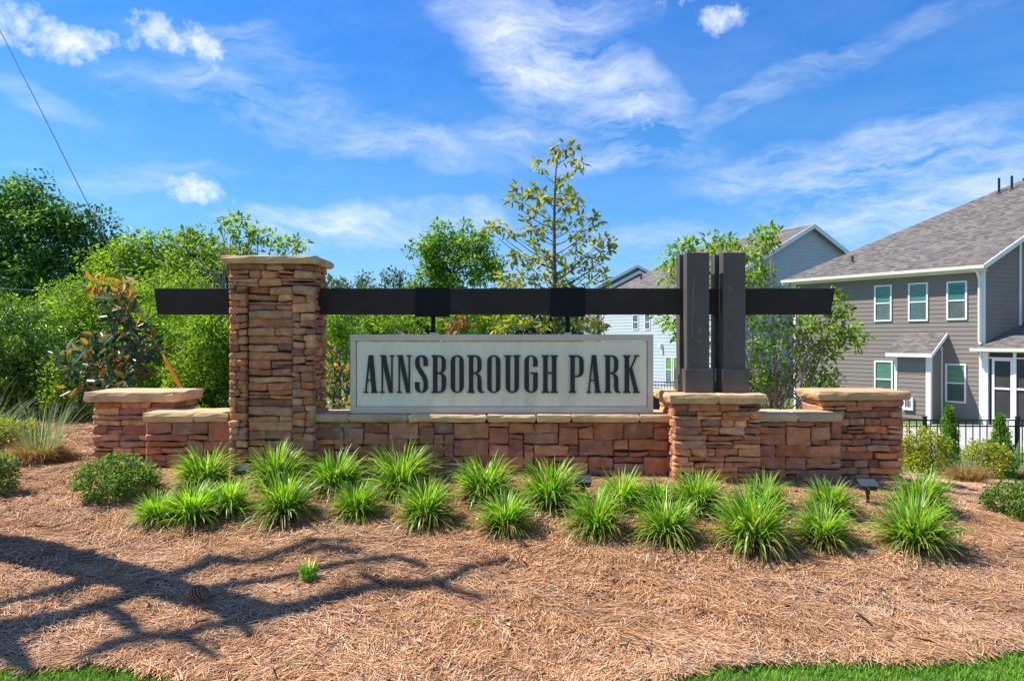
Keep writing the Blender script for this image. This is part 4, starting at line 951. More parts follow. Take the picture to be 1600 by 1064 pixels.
# ------------------------------------------------------------------ foliage
def unit(a): return a / np.maximum(np.linalg.norm(a, axis=-1, keepdims=True), 1e-9)
def leaf_mesh(p, d, nrm_, ln, wd, c, fold=.25, curl=0.0, six=False):
    """leaf-shaped faces: base p, direction d, upper side nrm, all arrays"""
    n = len(p); d = unit(d); s = unit(np.cross(d, nrm_)); up = unit(np.cross(s, d)); ln = ln[:, None]; wd = wd[:, None]
    if not six:
        V = np.stack([p, p + d * ln * .5 + s * wd * .5 + up * wd * fold, p + d * ln - up * ln * curl, p + d * ln * .5 - s * wd * .5 + up * wd * fold], 1)
        b = np.arange(n)[:, None] * 4; f = np.concatenate([b + np.array([0, 1, 2]), b + np.array([0, 2, 3])]); k = 4
    else:
        V = np.stack([p, p + d * ln * .3 + s * wd * .45 + up * wd * fold, p + d * ln * .68 + s * wd * .42 + up * (wd * fold - ln * curl * .4), p + d * ln - up * ln * curl,
                      p + d * ln * .68 - s * wd * .42 + up * (wd * fold - ln * curl * .4), p + d * ln * .3 - s * wd * .45 + up * wd * fold], 1)
        b = np.arange(n)[:, None] * 6; f = np.concatenate([b + np.array([0, 1, 2, 3]), b + np.array([0, 3, 4, 5])]); k = 6
    return V.reshape(-1, 3), f, np.repeat(c, k, 0)
def shell_leaves(cl, nl, r, ln, ratio, pal, pw, cvar=.25, updir=.35, flat=1.0, leafvar=.3, droop=0.0, spin=1.0):
    """leaves round cluster centres cl (n,3), cluster radii r"""
    n = len(cl); k = nl; tot = n * k
    c = np.repeat(cl, k, 0); rr = np.repeat(r, k)[:, None]
    dd = unit(rng.normal(0, 1, (tot, 3))); q = rng.random((tot, 1)) ** .45
    p = c + dd * rr * q * np.array((1, 1, flat))
    d = unit(dd + rng.normal(0, .6, (tot, 3)) + np.array((0, 0, -droop))); nn = unit(dd * .5 + rng.normal(0, .45 * spin, (tot, 3)) + np.array((0, 0, updir + .5)))
    pal = np.array(pal); col_ = pal[rng.choice(len(pal), tot, p=pw)] * np.repeat(rng.uniform(1 - cvar, 1 + cvar, (n, 1)), k, 0) * rng.uniform(.8, 1.2, (tot, 1))
    L = ln * rng.uniform(1 - leafvar, 1 + leafvar, tot)
    return p, d, nn, L, L * ratio, col_
def clusters(ells, dens, shell=.55):
    """cluster centres spread through ellipsoids (cx, cy, cz, rx, ry, rz)"""
    out = []; rad = []
    for e in ells:
        cx, cy, cz, rx, ry, rz = e; n = max(4, int(dens * (rx * rz + rx * ry + ry * rz)))
        d = unit(rng.normal(0, 1, (n, 3))); q = shell + (1 - shell) * rng.random((n, 1)) ** .6
        q = np.where(rng.random((n, 1)) < .2, rng.random((n, 1)) * .8, q)
        out.append(np.array((cx, cy, cz)) + d * q * np.array((rx, ry, rz)) * (1 + rng.normal(0, .07, (n, 1))))
    return np.concatenate(out)
def ell(px, py, rx, ry, d, dep=.8):
    c = P(px, py, d); return (c.x, c.y, c.z, rx / F * d, max(rx, ry) / F * d * dep, ry / F * d)
def limb(m, a, b, r0, r1, wob=.06, k=5, n=5):
    a, b = Vector(a), Vector(b); L = (b - a).length; pts = []; rs = []
    o1 = Vector(rng.normal(0, wob * L, 3).tolist()); sag = Vector((0, 0, L * .10))
    for i in range(n + 1):
        t = i / n; w = math.sin(t * math.pi); pts.append(a + (b - a) * t + o1 * w + sag * (-w if b.z > a.z else w) * .6); rs.append(r0 + (r1 - r0) * t)
    m.tube(pts, rs, k); return pts
def tree(name, label, cat, base, ells, dens, crad, nl, leafln, pal, pw, trunk_top=None, trunk_r=.15, nlimb=14, mats=('leaf', 'bark'), ratio=.5, group=None, six=False, shell=.55, cvar=.25, cl=None, flat=.8, multi=0, droop=.1, fold=.25, limb_r=.35, curl=0.05, stem_lab=True):
    b = Vector(base); t = thing(name, b, label, cat, group)
    if cl is None: cl = clusters(ells, dens, shell)
    cl = cl[cl[:, 2] > b.z + .05]
    r = crad * rng.uniform(.65, 1.3, len(cl))
    p, d, nn, L, W, c = shell_leaves(cl, nl, r, leafln, ratio, pal, pw, cvar, flat=flat, droop=droop)
    v, f, cc = leaf_mesh(p, d, nn, L, W, c, fold, curl, six)
    v = v[:]; v[:, 2] = np.maximum(v[:, 2], b.z - .2)
    o = part('foliage' if cat in ('shrub', 'bush') else 'crown', v, f, M[mats[0]], t, cols=cc)
    m = MB()
    if multi == 0:
        tt = Vector(trunk_top) if trunk_top is not None else Vector((cl[:, 0].mean(), cl[:, 1].mean(), cl[:, 2].max() * .75 + b.z * .25))
        tp = limb(m, b - Vector((0, 0, .15)), tt, trunk_r, trunk_r * .25, .02, 8, 9)
        idx = rng.choice(len(cl), min(nlimb, len(cl)), replace=False)
        for i in idx:
            e = Vector(cl[i].tolist()); cand = [q for q in tp[1:] if q.z < e.z - .02 * (e.z - b.z)] or tp[2:4]
            s = min(cand, key=lambda q: (q - e).length + (0 if q.z < e.z else 2)); k = (s.z - b.z) / max(tt.z - b.z, .1)
            limb(m, s, e, trunk_r * limb_r * (1.15 - .75 * min(k, 1)), trunk_r * .05, .05)
        o = m.build('trunk', M[mats[1]], t, smooth=True)
    else:
        for s_ in range(multi):
            m = MB(); i = rng.choice(len(cl)); e = Vector(cl[i].tolist()); a = b + Vector((rng.uniform(-.12, .12), rng.uniform(-.12, .12), -.1))
            pts = limb(m, a, e, trunk_r * rng.uniform(.7, 1.1), trunk_r * .2, .05, 6, 7)
            for j in rng.choice(len(cl), max(1, nlimb // multi)):
                g = Vector(cl[j].tolist()); q = pts[rng.integers(2, 6)]
                if (g - q).length < (g - a).length: limb(m, q, g, trunk_r * .4, trunk_r * .12, .06, 5, 4)
            m.build('stem', M[mats[1]], t, smooth=True)
    return t
BRT = [(0.175, 0.312, 0.022), (0.225, 0.372, 0.028), (0.125, 0.240, 0.020), (0.312, 0.432, 0.045), (0.075, 0.156, 0.020)]; BRTW = [.3, .27, .2, .13, .1]
MID = [(0.106, 0.228, 0.025), (0.150, 0.288, 0.028), (0.069, 0.156, 0.020), (0.200, 0.336, 0.040), (0.044, 0.096, 0.018)]
DRK = [(0.076, 0.186, 0.042), (0.110, 0.248, 0.054), (0.048, 0.124, 0.036), (0.165, 0.317, 0.060), (0.028, 0.076, 0.024)]
def gz(px, d): x = PX(px, d); return (x, d, G(x, d))
SG = 'shrubs massed behind the left end pillar'
def bigshrub(label, pxs, d, base_px, dens, pal, leaf=.055, crad=.13, nl=46, mats=('leaf', 'bark')):
    return tree('leafy_shrub', label, 'shrub', gz(base_px, d), [ell(*e, d) for e in pxs], dens, crad, nl, leaf, pal, BRTW, trunk_r=.03, nlimb=18, multi=5, group=SG, cvar=.42, mats=mats)
bigshrub('dark glossy shrub at the left edge above the blue green grass', [(40, 560, 62, 85), (10, 600, 45, 60), (80, 600, 40, 50)], 9.6, 45, 150, MID, .05, .11, 60, ('glossleaf', 'bark'))
bigshrub('bright green shrub at the far left edge, taller and paler than the dark one', [(-40, 530, 75, 75), (20, 500, 60, 42)], 12.5, -30, 90, BRT, .06, .15, 50)
bigshrub('bright green rounded shrub behind the rust leaved magnolia, left of the guy wire', [(120, 520, 60, 75), (165, 500, 50, 55), (90, 560, 55, 70)], 12.0, 120, 100, BRT, .06, .15, 50)
bigshrub('bright green shrub behind the orange guy guard, under the left end of the beam', [(255, 545, 60, 95), (215, 580, 50, 60)], 10.8, 255, 105, BRT, .055, .14, 52)
bigshrub('darker leafed shrub touching the tall pillar below the beam', [(325, 575, 45, 100), (350, 540, 40, 70), (300, 610, 40, 60)], 10.0, 325, 130, BRT, .055, .13, 52)
bigshrub('low bright shrub at ground level between the magnolia and the dark glossy shrub', [(130, 625, 40, 35), (100, 600, 35, 45)], 9.2, 120, 170, BRT, .045, .10, 42)
bigshrub('pale green tall shrub against the mid trees, above the beam end', [(205, 470, 70, 38), (110, 468, 45, 30), (280, 470, 60, 40)], 15, 200, 60, BRT, .07, .2, 50)

# trees on the left
tree('shade_tree', 'tall dark green broadleaf tree at the left edge, the tallest of the background trees', 'tree', gz(60, 44), [ell(50, 325, 50, 46, 44), ell(85, 345, 38, 34, 44), ell(5, 325, 55, 44, 44), ell(135, 355, 34, 30, 44), ell(165, 378, 24, 24, 44), ell(120, 390, 50, 48, 44), ell(55, 375, 70, 50, 44), ell(20, 420, 90, 55, 44), ell(95, 445, 70, 50, 44), ell(-60, 380, 80, 90, 44), ell(150, 420, 35, 45, 44)],
     2.9, .85, 62, .27, DRK, BRTW, trunk_r=.42, nlimb=26, mats=('leaf', 'pinebark'), group='background trees', cvar=.5, ratio=.6)
tree('shade_tree', 'mid green round tree right of the tall dark tree, left of the tall pillar', 'tree', gz(235, 26), [ell(195, 405, 50, 38, 26), ell(245, 400, 48, 42, 26), ell(225, 445, 80, 40, 26), ell(165, 425, 32, 32, 26)], 9, .5, 62, .17, [(.18, .31, .03), (.23, .38, .035), (.12, .22, .025), (.30, .42, .05), (.07, .13, .02)], BRTW, trunk_r=.2, nlimb=22, group='background trees', cvar=.3, ratio=.6)
tree('shade_tree', 'yellowish green tree behind the shrubs, just left of the tall pillar', 'tree', gz(320, 22), [ell(305, 415, 42, 45, 22), ell(350, 425, 50, 42, 22), ell(285, 455, 50, 35, 22), ell(380, 450, 40, 40, 22)], 11, .42, 60, .15, [(.16, .26, .028), (.20, .31, .03), (.11, .19, .025), (.26, .34, .05), (.06, .11, .02)], BRTW, trunk_r=.18, nlimb=20, group='background trees', cvar=.3, ratio=.6)
def sprigs(pts, d, dz=.25):
    return np.array([(*P(x, y, d + rng.uniform(-dz, dz)),) for x, y in pts])
cl = sprigs([(322, 395), (335, 372), (345, 352), (352, 342), (365, 340), (372, 352), (360, 368), (380, 345), (392, 360), (388, 375), (405, 358), (412, 368), (425, 370), (432, 383), (445, 378), (455, 385), (468, 382), (440, 390), (400, 385), (375, 390), (350, 392), (300, 372), (308, 385), (312, 362), (415, 392), (340, 385), (366, 360), (396, 372), (470, 378), (330, 405), (310, 410), (350, 410), (380, 400), (290, 366)], 10.5)
tree('crape_myrtle', 'leafy crape myrtle sprouting above and behind the tall pillar cap', 'tree', gz(372, 10.5), None, 0, .13, 26, .085, BRT, BRTW, cl=cl, trunk_r=.035, nlimb=30, multi=4, mats=('leaf', 'palebark'), ratio=.45, cvar=.2, six=True, group='crape myrtles')
# trees in the middle
tree('shade_tree', 'round bright green tree above the beam, between the tall pillar and the sparse oak', 'tree', gz(712, 19), [ell(668, 400, 32, 38, 19), ell(700, 378, 34, 34, 19), ell(742, 378, 36, 32, 19), ell(765, 408, 28, 38, 19), ell(715, 425, 55, 40, 19), ell(670, 440, 38, 28, 19), ell(700, 480, 50, 35, 19)],
     16, .24, 62, .12, [(.16, .31, .03), (.21, .38, .035), (.11, .23, .025), (.27, .42, .05), (.06, .13, .02)], BRTW, trunk_r=.13, nlimb=34, group='background trees', cvar=.28, shell=.4)
MG = 'shrubs beyond the sign panel'
for lab, es, d, bx in (('bright green shrub showing under the beam left of the first hanger strap', [(615, 505, 45, 32), (585, 520, 30, 25)], 15, 610), ('mid green shrub showing under the beam between the two hanger straps', [(720, 500, 50, 34), (780, 505, 40, 32)], 16, 740),
                       ('small yellow green shrub in the gap between tall pillar and sign panel', [(523, 545, 16, 60), (535, 505, 25, 22)], 14, 525), ('dark shrub under the beam right of the tall pillar, before the small white house', [(545, 510, 26, 15), (535, 540, 14, 25)], 24, 540)):
    tree('leafy_shrub', lab, 'shrub', gz(bx, d), [ell(*e, d) for e in es], 60 if d < 20 else 30, .17 if d < 20 else .26, 46, .075 if d < 20 else .11, BRT if 'dark' not in lab else MID, BRTW, trunk_r=.03, nlimb=16, multi=4, group=MG, cvar=.3)
# the sparse young oak
od = 12.0
OAK = [(885, 228), (868, 232), (898, 232), (862, 244), (845, 262), (835, 252), (908, 256), (893, 250), (876, 250), (904, 264), (872, 286), (886, 282), (884, 296), (896, 300), (803, 302), (812, 294), (798, 312), (815, 315), (830, 295), (828, 305), (845, 300), (843, 310), (858, 310), (868, 308), (890, 310), (900, 308), (903, 318), (838, 322),
       (820, 345), (828, 340), (845, 352), (880, 325), (888, 335), (895, 322), (900, 345), (905, 340), (920, 346), (930, 340), (935, 348), (842, 330), (770, 358), (780, 352), (762, 356), (792, 362), (800, 366), (818, 362), (830, 358), (840, 372), (835, 380), (850, 360), (862, 345), (872, 362), (884, 352), (895, 365), (910, 370), (920, 366), (905, 380), (935, 378), (945, 375), (955, 380), (952, 392), (940, 398), (930, 385), (800, 396), (795, 408), (820, 400), (805, 402),
       (840, 400), (850, 398), (830, 410), (852, 408), (868, 410), (880, 400), (900, 402), (915, 400), (925, 408), (935, 415), (940, 428), (945, 440), (905, 415), (890, 420), (915, 428), (925, 440), (900, 440), (880, 435), (865, 430), (850, 425), (835, 425), (820, 420), (810, 430), (800, 438), (790, 442), (785, 432), (820, 440), (840, 440), (858, 445), (875, 448), (895, 448), (915, 450),
       (800, 460), (830, 465), (860, 470), (890, 465), (915, 470), (935, 460), (780, 470), (800, 500), (815, 510), (785, 512), (830, 505), (845, 512), (860, 502), (880, 510), (895, 504), (910, 512), (925, 505), (935, 512), (770, 500), (775, 515), (850, 490), (870, 485)]
OAKP = [(.32, .34, .04), (.25, .29, .035), (.42, .41, .06), (.16, .20, .03), (.42, .30, .07)]
oak = thing('young_oak', gz(866, od), 'sparse young oak with yellow green leaf clusters, tallest tree behind the sign', 'tree')
cl = sprigs(OAK, od, .35)
r = .080 * rng.uniform(.6, 1.3, len(cl))
p, d, nn, L, W, c = shell_leaves(cl, 13, r, .125, .42, OAKP, [.35, .25, .2, .12, .08], .2, flat=.75, droop=.15)
v, f, cc = leaf_mesh(p, d, nn, L, W, c, .22, .12, True); part('crown', v, f, M['leaf'], oak, cols=cc)
m = MB(); bz_ = gz(868, od); lead = [Vector(bz_) - Vector((0, 0, .1)), P(868, 520, od), P(867, 450, od), P(866, 400, od), P(866, 350, od), P(867, 300, od), P(869, 262, od), P(874, 232, od)]
m.tube(lead, [.055, .047, .042, .034, .026, .018, .012, .006], 8)
def on_lead(z):
    for a, b in zip(lead, lead[1:]):
        if a.z <= z <= b.z: return a + (b - a) * ((z - a.z) / (b.z - a.z))
    return lead[1]
for i in range(0, len(cl)):
    e = Vector(cl[i].tolist()); dx = abs(e.x - lead[3].x)
    if i % 2 == 0 or dx > .9:
        s = on_lead(e.z - dx * (.55 if e.z > 2.2 else .25) - .12); limb(m, s, e, .006 + .008 * dx, .003, .03, 4, 4)
m.build('trunk', M['bark'], oak, smooth=True)
# crape myrtle behind the posts
CM = [(1040, 425), (1048, 405), (1058, 415), (1050, 438), (1072, 388), (1080, 382), (1062, 392), (1068, 430), (1108, 402), (1120, 390), (1130, 376), (1140, 380), (1112, 378), (1150, 395), (1170, 400), (1180, 392), (1190, 372), (1200, 362), (1208, 366), (1192, 385), (1205, 380), (1175, 420), (1185, 430), (1195, 440), (1200, 425), (1180, 445), (1170, 435), (1040, 500), (1050, 505), (1062, 498), (1060, 520),
      (1112, 420), (1113, 440), (1112, 500), (1112, 530), (1113, 560), (1180, 505), (1190, 520), (1205, 505), (1215, 520), (1180, 540), (1198, 545), (1185, 565), (1225, 505), (1235, 525), (1250, 510), (1245, 540), (1260, 530), (1270, 505), (1280, 520), (1292, 500), (1305, 490), (1312, 470), (1318, 485), (1322, 505), (1330, 520), (1340, 525), (1300, 520), (1285, 540), (1295, 555), (1305, 545), (1270, 555), (1255, 560), (1235, 560), (1220, 550), (1210, 575), (1195, 590), (1180, 600), (1175, 585), (1230, 585), (1250, 590), (1265, 580), (1280, 590), (1295, 585), (1300, 600), (1270, 605), (1190, 615), (1175, 620), (1320, 530), (1335, 535), (1240, 480), (1210, 480), (1190, 485), (1270, 480), (1290, 470), (1300, 460), (1165, 470), (1230, 460), (1215, 600)]
cl = sprigs(CM, 9.0, .4)
tree('crape_myrtle', 'leafy multi stemmed crape myrtle behind the dark posts and the right end of the beam', 'tree', gz(1215, 9.0), None, 0, .15, 46, .075, BRT, BRTW, cl=cl, trunk_r=.026, nlimb=60, multi=9, mats=('leaf', 'palebark'), ratio=.45, cvar=.25, six=True, group='crape myrtles')

# magnolias: large leaves, dark above and rust below
def magnolia(label, pts, d, base_px, leaf=.15, crad=.12, k=26, rust=.24, tops=()):
    b = Vector(gz(base_px, d)); t = thing('magnolia', b, label, 'tree', 'small magnolias')
    for what, share, pal, mt in (('green_leaves', 1 - rust, [(.035, .095, .05), (.06, .13, .075), (.02, .06, .03), (.12, .19, .13)], 'glossleaf'), ('rust_leaves', rust, [(.34, .17, .055), (.26, .12, .04), (.42, .26, .09), (.18, .09, .04)], 'leaf')):
        cl = sprigs(pts, d, .35); r = crad * rng.uniform(.7, 1.2, len(cl)); p, dd, nn, L, W, c = shell_leaves(cl, max(3, int(k * share)), r, leaf, .36, pal, [.3, .3, .2, .2], .2, flat=.8, droop=-.15, spin=1.5)
        if what == 'rust_leaves' and len(tops):
            c2 = sprigs(tops, d, .1); r2 = crad * np.ones(len(c2)) * .8; e = shell_leaves(c2, 11, r2, leaf * .85, .36, [(.42, .24, .06), (.32, .17, .04), (.20, .14, .04), (.30, .10, .03)], [.3, .3, .2, .2], .2, flat=.6, droop=.1)
            p, dd, nn, L, W, c = [np.concatenate([a, b_]) for a, b_ in zip((p, dd, nn, L, W, c), e)]
        v, f, cc = leaf_mesh(p, dd, nn, L, W, c, .18, .1, True); v[:, 2] = np.maximum(v[:, 2], b.z)
        part(what, v, f, M[mt], t, cols=cc)
    m = MB(); tx = sum(q[0] for q in pts[:3]) / 3; ty = min(q[1] for q in pts); top = P(tx, ty, d)
    tp = limb(m, b - Vector((0, 0, .1)), top, .035, .008, .02, 7, 8)
    for x, y in list(pts) + list(tops):
        e = P(x, y, d); s = max([q for q in tp if q.z < e.z] or [tp[1]], key=lambda q: q.z); limb(m, s, e, .010, .004, .04, 4, 3)
    m.build('trunk', M['bark'], t, smooth=True)
    return t
magnolia('small magnolia with rust brown leaf backs standing behind the left end pillar', [(172, 470), (190, 480), (180, 500), (200, 492), (185, 515), (165, 530), (200, 512), (215, 520), (150, 545), (170, 548), (190, 540), (208, 540), (222, 548), (230, 538), (130, 560), (148, 568), (168, 570), (185, 562), (205, 565), (222, 570), (110, 572), (125, 585), (145, 592), (165, 590), (188, 588), (207, 590), (100, 560), (120, 600), (150, 610), (180, 605), (140, 545), (195, 470)], 8.3, 172, tops=[(148, 440), (160, 446), (172, 455), (190, 440), (196, 450), (206, 470), (155, 462)])
magnolia('young magnolia with brown tipped leaves beside the tall pillar, left of the sign panel', [(522, 572), (530, 585), (518, 600), (528, 610), (535, 598), (520, 625), (530, 632), (538, 575), (522, 555)], 9.0, 525, leaf=.11, crad=.09, k=22, rust=.5)
magnolia('magnolia top with pale tan leaves showing under the beam right of the first hanger strap', [(705, 498), (712, 505), (722, 500), (715, 515), (730, 510), (712, 535), (724, 545)], 13, 716, leaf=.16, crad=.13, k=18, rust=.75)
magnolia('magnolia with bronze leaves under the beam right of the second hanger strap', [(925, 498), (935, 505), (928, 514), (940, 512), (918, 508), (930, 530)], 13.5, 926, leaf=.15, crad=.12, k=16, rust=.5)
# far wood
W_ = []
for i in range(150):
    x = -170 + i * 2.6 + rng.uniform(-1.5, 1.5)
    if abs(x) < 420: W_.append((x, 135 + rng.uniform(-8, 8), 4 + rng.uniform(-1, 1), 5, 5, rng.uniform(5.5, 8.5) + 2.2 * math.sin(i * .5)))
cl = clusters(W_, .55, .6); r = 1.6 * rng.uniform(.6, 1.3, len(cl)); p, d, nn, L, W, c = shell_leaves(cl, 16, r, .9, .6, [(.04, .09, .04), (.055, .12, .05), (.03, .06, .03)], [.4, .3, .3], .3)
v, f, cc = leaf_mesh(p, d, nn, L, W, c); o = link('distant_woodland', mesh_np('distant_woodland', v, f, cc), M['leaf']); o['kind'] = 'stuff'
for k, (px, py, rx, ry, d) in enumerate([(540, 452, 30, 14, 75), (570, 443, 16, 14, 80), (620, 440, 20, 18, 70), (590, 470, 40, 24, 60), (520, 480, 40, 34, 55)]):
    tree('far_tree', ['low round tree just right of the tall pillar, above the beam', 'thin topped far tree right of the low round one, above the beam', 'grey green far tree left of the round bright tree', 'dark far tree mass under the beam, behind the small white house', 'far tree under the beam touching the tall pillar'][k], 'tree', (PX(px, d), d, -1.3), [ell(px, py, rx, ry, d)], 2.2, .9, 46, .34, [(.05, .10, .045), (.07, .13, .05), (.035, .07, .035), (.09, .15, .06), (.03, .05, .03)], BRTW, trunk_r=.2, nlimb=8, group='far trees behind the sign')

# ------------------------------------------------------------------ bed plants
def liriope_mesh(seed, n=680, dry=.30, light=False):
    r_ = np.random.default_rng(seed)
    parts_ = {}
    for what, k in (('green_leaves', int(n * (1 - dry))), ('dry_leaves', int(n * dry))):
        a = r_.uniform(0, 6.283, k); q = np.sqrt(r_.random(k)) * .075; base = np.stack([np.cos(a) * q, np.sin(a) * q, np.zeros(k) + .0], -1)
        az = a + r_.normal(0, .5, k)
        if what == 'green_leaves':
            lean = np.abs(r_.normal(.42, .30, k)) * (.35 + q / .075 * .8); ln = r_.uniform(.20, .42, k); dr = r_.uniform(.35, 1.7, k)
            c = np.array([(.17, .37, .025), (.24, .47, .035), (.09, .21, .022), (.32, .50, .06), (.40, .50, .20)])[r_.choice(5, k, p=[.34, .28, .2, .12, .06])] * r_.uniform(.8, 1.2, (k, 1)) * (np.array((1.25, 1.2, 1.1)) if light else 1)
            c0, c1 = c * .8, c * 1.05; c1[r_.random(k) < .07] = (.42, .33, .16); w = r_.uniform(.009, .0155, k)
        else:
            lean = r_.uniform(.55, 1.2, k); ln = r_.uniform(.20, .40, k); dr = r_.uniform(.9, 1.7, k)
            c = np.array([(.30, .30, .09), (.36, .27, .13), (.22, .25, .07), (.17, .22, .05), (.15, .09, .05)])[r_.choice(5, k, p=[.25, .2, .2, .22, .13])] * r_.uniform(.8, 1.2, (k, 1)); c0, c1 = c, c * .9; w = r_.uniform(.007, .011, k)
        v, f, cc = blades(base, az, lean, ln, w, dr, c0, c1, 5, r_.uniform(-.5, .5, k)); v[:, 2] = np.maximum(v[:, 2], -.03 + .004)
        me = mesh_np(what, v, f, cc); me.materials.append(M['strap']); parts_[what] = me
    return parts_
LV = [liriope_mesh(100 + i, light=(i == 5)) for i in range(6)]
LG = 'strappy leaf clumps in two rows before the wall'
LIR = [(320, 768, 112, 60, 0, 'back row clump at the foot of the low wall left of the tall pillar'), (245, 822, 62, 62, 5, 'front row pale green clump farthest left, beside the round boxwood'), (300, 822, 95, 76, 5, 'front row pale green clump, second from the left, wide and loose'),
       (358, 808, 75, 66, 5, 'front row pale green clump, third from the left, below the tall pillar'), (432, 768, 90, 66, 1, 'back row clump directly below the tall pillar'), (443, 815, 100, 78, 2, 'front row clump below the right edge of the tall pillar'),
       (525, 775, 92, 72, 3, 'back row clump at the left end of the main wall'), (558, 812, 80, 66, 4, 'front row clump below the first letters of the sign'), (628, 778, 100, 84, 1, 'back row tall clump below the letters S and B'),
       (665, 822, 84, 74, 2, 'front row clump below the first hanger strap'), (758, 786, 90, 76, 0, 'back row clump below the letter O in the middle of the sign'), (790, 836, 84, 76, 3, 'front row clump below the middle of the sign'),
       (860, 798, 90, 84, 4, 'back row clump left of the middle ground light'), (930, 840, 84, 78, 1, 'front row clump right of the middle ground light'), (972, 800, 92, 62, 5, 'back row paler clump below the word PARK'),
       (1040, 848, 92, 84, 2, 'front row clump below the left edge of the post pier'), (1028, 798, 70, 60, 3, 'back row small clump below the end of the main wall'), (1088, 806, 92, 72, 0, 'back row clump below the middle of the post pier'), (1175, 860, 120, 100, 4, 'front row largest clump below the right edge of the post pier'),
       (1195, 800, 72, 58, 1, 'back row clump below the right low wall'), (1296, 808, 88, 60, 2, 'back row clump left of the flood light on its stake'), (1286, 856, 92, 80, 3, 'front row clump below the right end pillar'),
       (1440, 806, 100, 60, 4, 'back row clump right of the right end pillar'), (1430, 864, 118, 106, 0, 'front row clump farthest right, large and open')]
for px, py, w, h, k, lab in LIR:
    b = hit(px, py - 4); t = thing('liriope_clump', b, 'green ' + lab, 'plant', LG)
    s = .5 * (w / F * b.y / .54 + h / F * b.y / .36); s *= random.uniform(1.02, 1.13)
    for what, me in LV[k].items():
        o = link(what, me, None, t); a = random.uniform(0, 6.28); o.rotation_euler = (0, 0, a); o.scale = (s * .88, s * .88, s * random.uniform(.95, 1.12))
# round boxwoods
def boxwood(label, px, py, w, h, seed):
    b = hit(px, py); rx = w / 2 / F * b.y; rz = h / F * b.y
    cc_ = clusters([(b.x, b.y + rx * .3, b.z + rz * .5, rx * .92, rx * .92, rz * .5)], 1000, .85); cc_ = cc_[cc_[:, 2] > b.z + .02]
    t = thing('boxwood_shrub', b, label, 'shrub', 'low round boxwoods')
    r = .045 * rng.uniform(.7, 1.3, len(cc_)); p, d, nn, L, W, c = shell_leaves(cc_, 34, r, .027, .55, [(.11, .22, .035), (.16, .29, .045), (.07, .15, .03), (.26, .38, .08), (.035, .08, .02)], BRTW, .3)
    v, f, c4 = leaf_mesh(p, d, nn, L, W, c); v[:, 2] = np.maximum(v[:, 2], b.z); part('foliage', v, f, M['leaf'], t, cols=c4)
    for s_ in range(7):
        m = MB(); e = cc_[rng.choice(len(cc_))]; limb(m, b + Vector((0, rx * .3, -.04)), Vector(e.tolist()), .008, .003, .08, 5, 4); m.build('stem', M['bark'], t)
boxwood('round dark boxwood in front of the left end pillar', 172, 784, 122, 66, 1)
boxwood('boxwood cut by the left edge of the picture', -8, 775, 56, 62, 2)
boxwood('boxwood at the right edge of the picture', 1592, 814, 84, 56, 3)
# azaleas, arborvitae, grasses at the right
AZ = [(.32, .38, .03), (.24, .31, .03), (.42, .44, .06), (.15, .21, .025), (.45, .30, .06)]
def azalea(label, px, py, w, h, d_=None):
    b = hit(px, py) if d_ is None else Vector(gz(px, d_)); rx = w / 2 / F * b.y; rz = h / F * b.y
    cc_ = clusters([(b.x, b.y + rx * .2, b.z + rz * .52, rx * .9, rx * .9, rz * .48)], 420, .6); cc_ = cc_[cc_[:, 2] > b.z + .06]
    t = thing('azalea_shrub', b, label, 'shrub', 'yellow green azaleas')
    r = .075 * rng.uniform(.7, 1.3, len(cc_)); p, d, nn, L, W, c = shell_leaves(cc_, 30, r, .045, .5, AZ, BRTW, .25)
    v, f, c4 = leaf_mesh(p, d, nn, L, W, c); v[:, 2] = np.maximum(v[:, 2], b.z); part('foliage', v, f, M['leaf'], t, cols=c4)
    for s_ in range(6):
        m = MB(); e = cc_[rng.choice(len(cc_))]; limb(m, b + Vector((rng.uniform(-.04, .04), rx * .2, -.04)), Vector(e.tolist()), .010, .004, .08, 5, 4); m.build('stem', M['bark'], t)
azalea('yellow green azalea close beside the right end pillar', 1447, 722, 72, 78, 9.6)
azalea('yellow green azalea farther right, before the fence and the second arborvitae', 1545, 735, 66, 66, 9.9)
azalea('yellow green low shrub at the left edge beside the blue green grass', 12, 700, 82, 46)
def arbor(label, px, pb, pt, w, d):
    b = Vector((PX(px, d), d, G(PX(px, d), d))); zt_ = PZ(pt, d); hh = zt_ - b.z; rx = w / 2 / F * d; n = 260
    q = rng.random(n); a = rng.uniform(0, 6.28, n); rr_ = rx * (1 - q) ** .6 * np.sqrt(rng.uniform(.2, 1.25, n)) * (.75 + .25 * np.minimum(q * 6, 1)); cc_ = np.stack([b.x + np.cos(a) * rr_, b.y + np.sin(a) * rr_, b.z + .04 + q * (hh - .06)], -1)
    t = thing('arborvitae', b, label, 'shrub', 'small arborvitae by the fence'); r = .04 * rng.uniform(.7, 1.3, n)
    p, d_, nn, L, W, c = shell_leaves(cc_, 26, r, .05, .35, [(.13, .29, .04), (.18, .36, .05), (.09, .20, .03), (.25, .40, .08), (.05, .10, .02)], BRTW, .3, droop=-.9)
    v, f, c4 = leaf_mesh(p, d_, nn, L, W, c); part('foliage', v, f, M['leaf'], t, cols=c4)
    m = MB(); m.tube([b - Vector((0, 0, .1)), b + Vector((0, 0, hh * .8))], [.025, .008], 6); m.build('trunk', M['bark'], t)
arbor('small upright arborvitae behind the azalea beside the right end pillar', 1483, 730, 636, 34, 11.5)
arbor('small upright arborvitae near the right edge, left of the tall fence post', 1563, 730, 650, 42, 11.5)
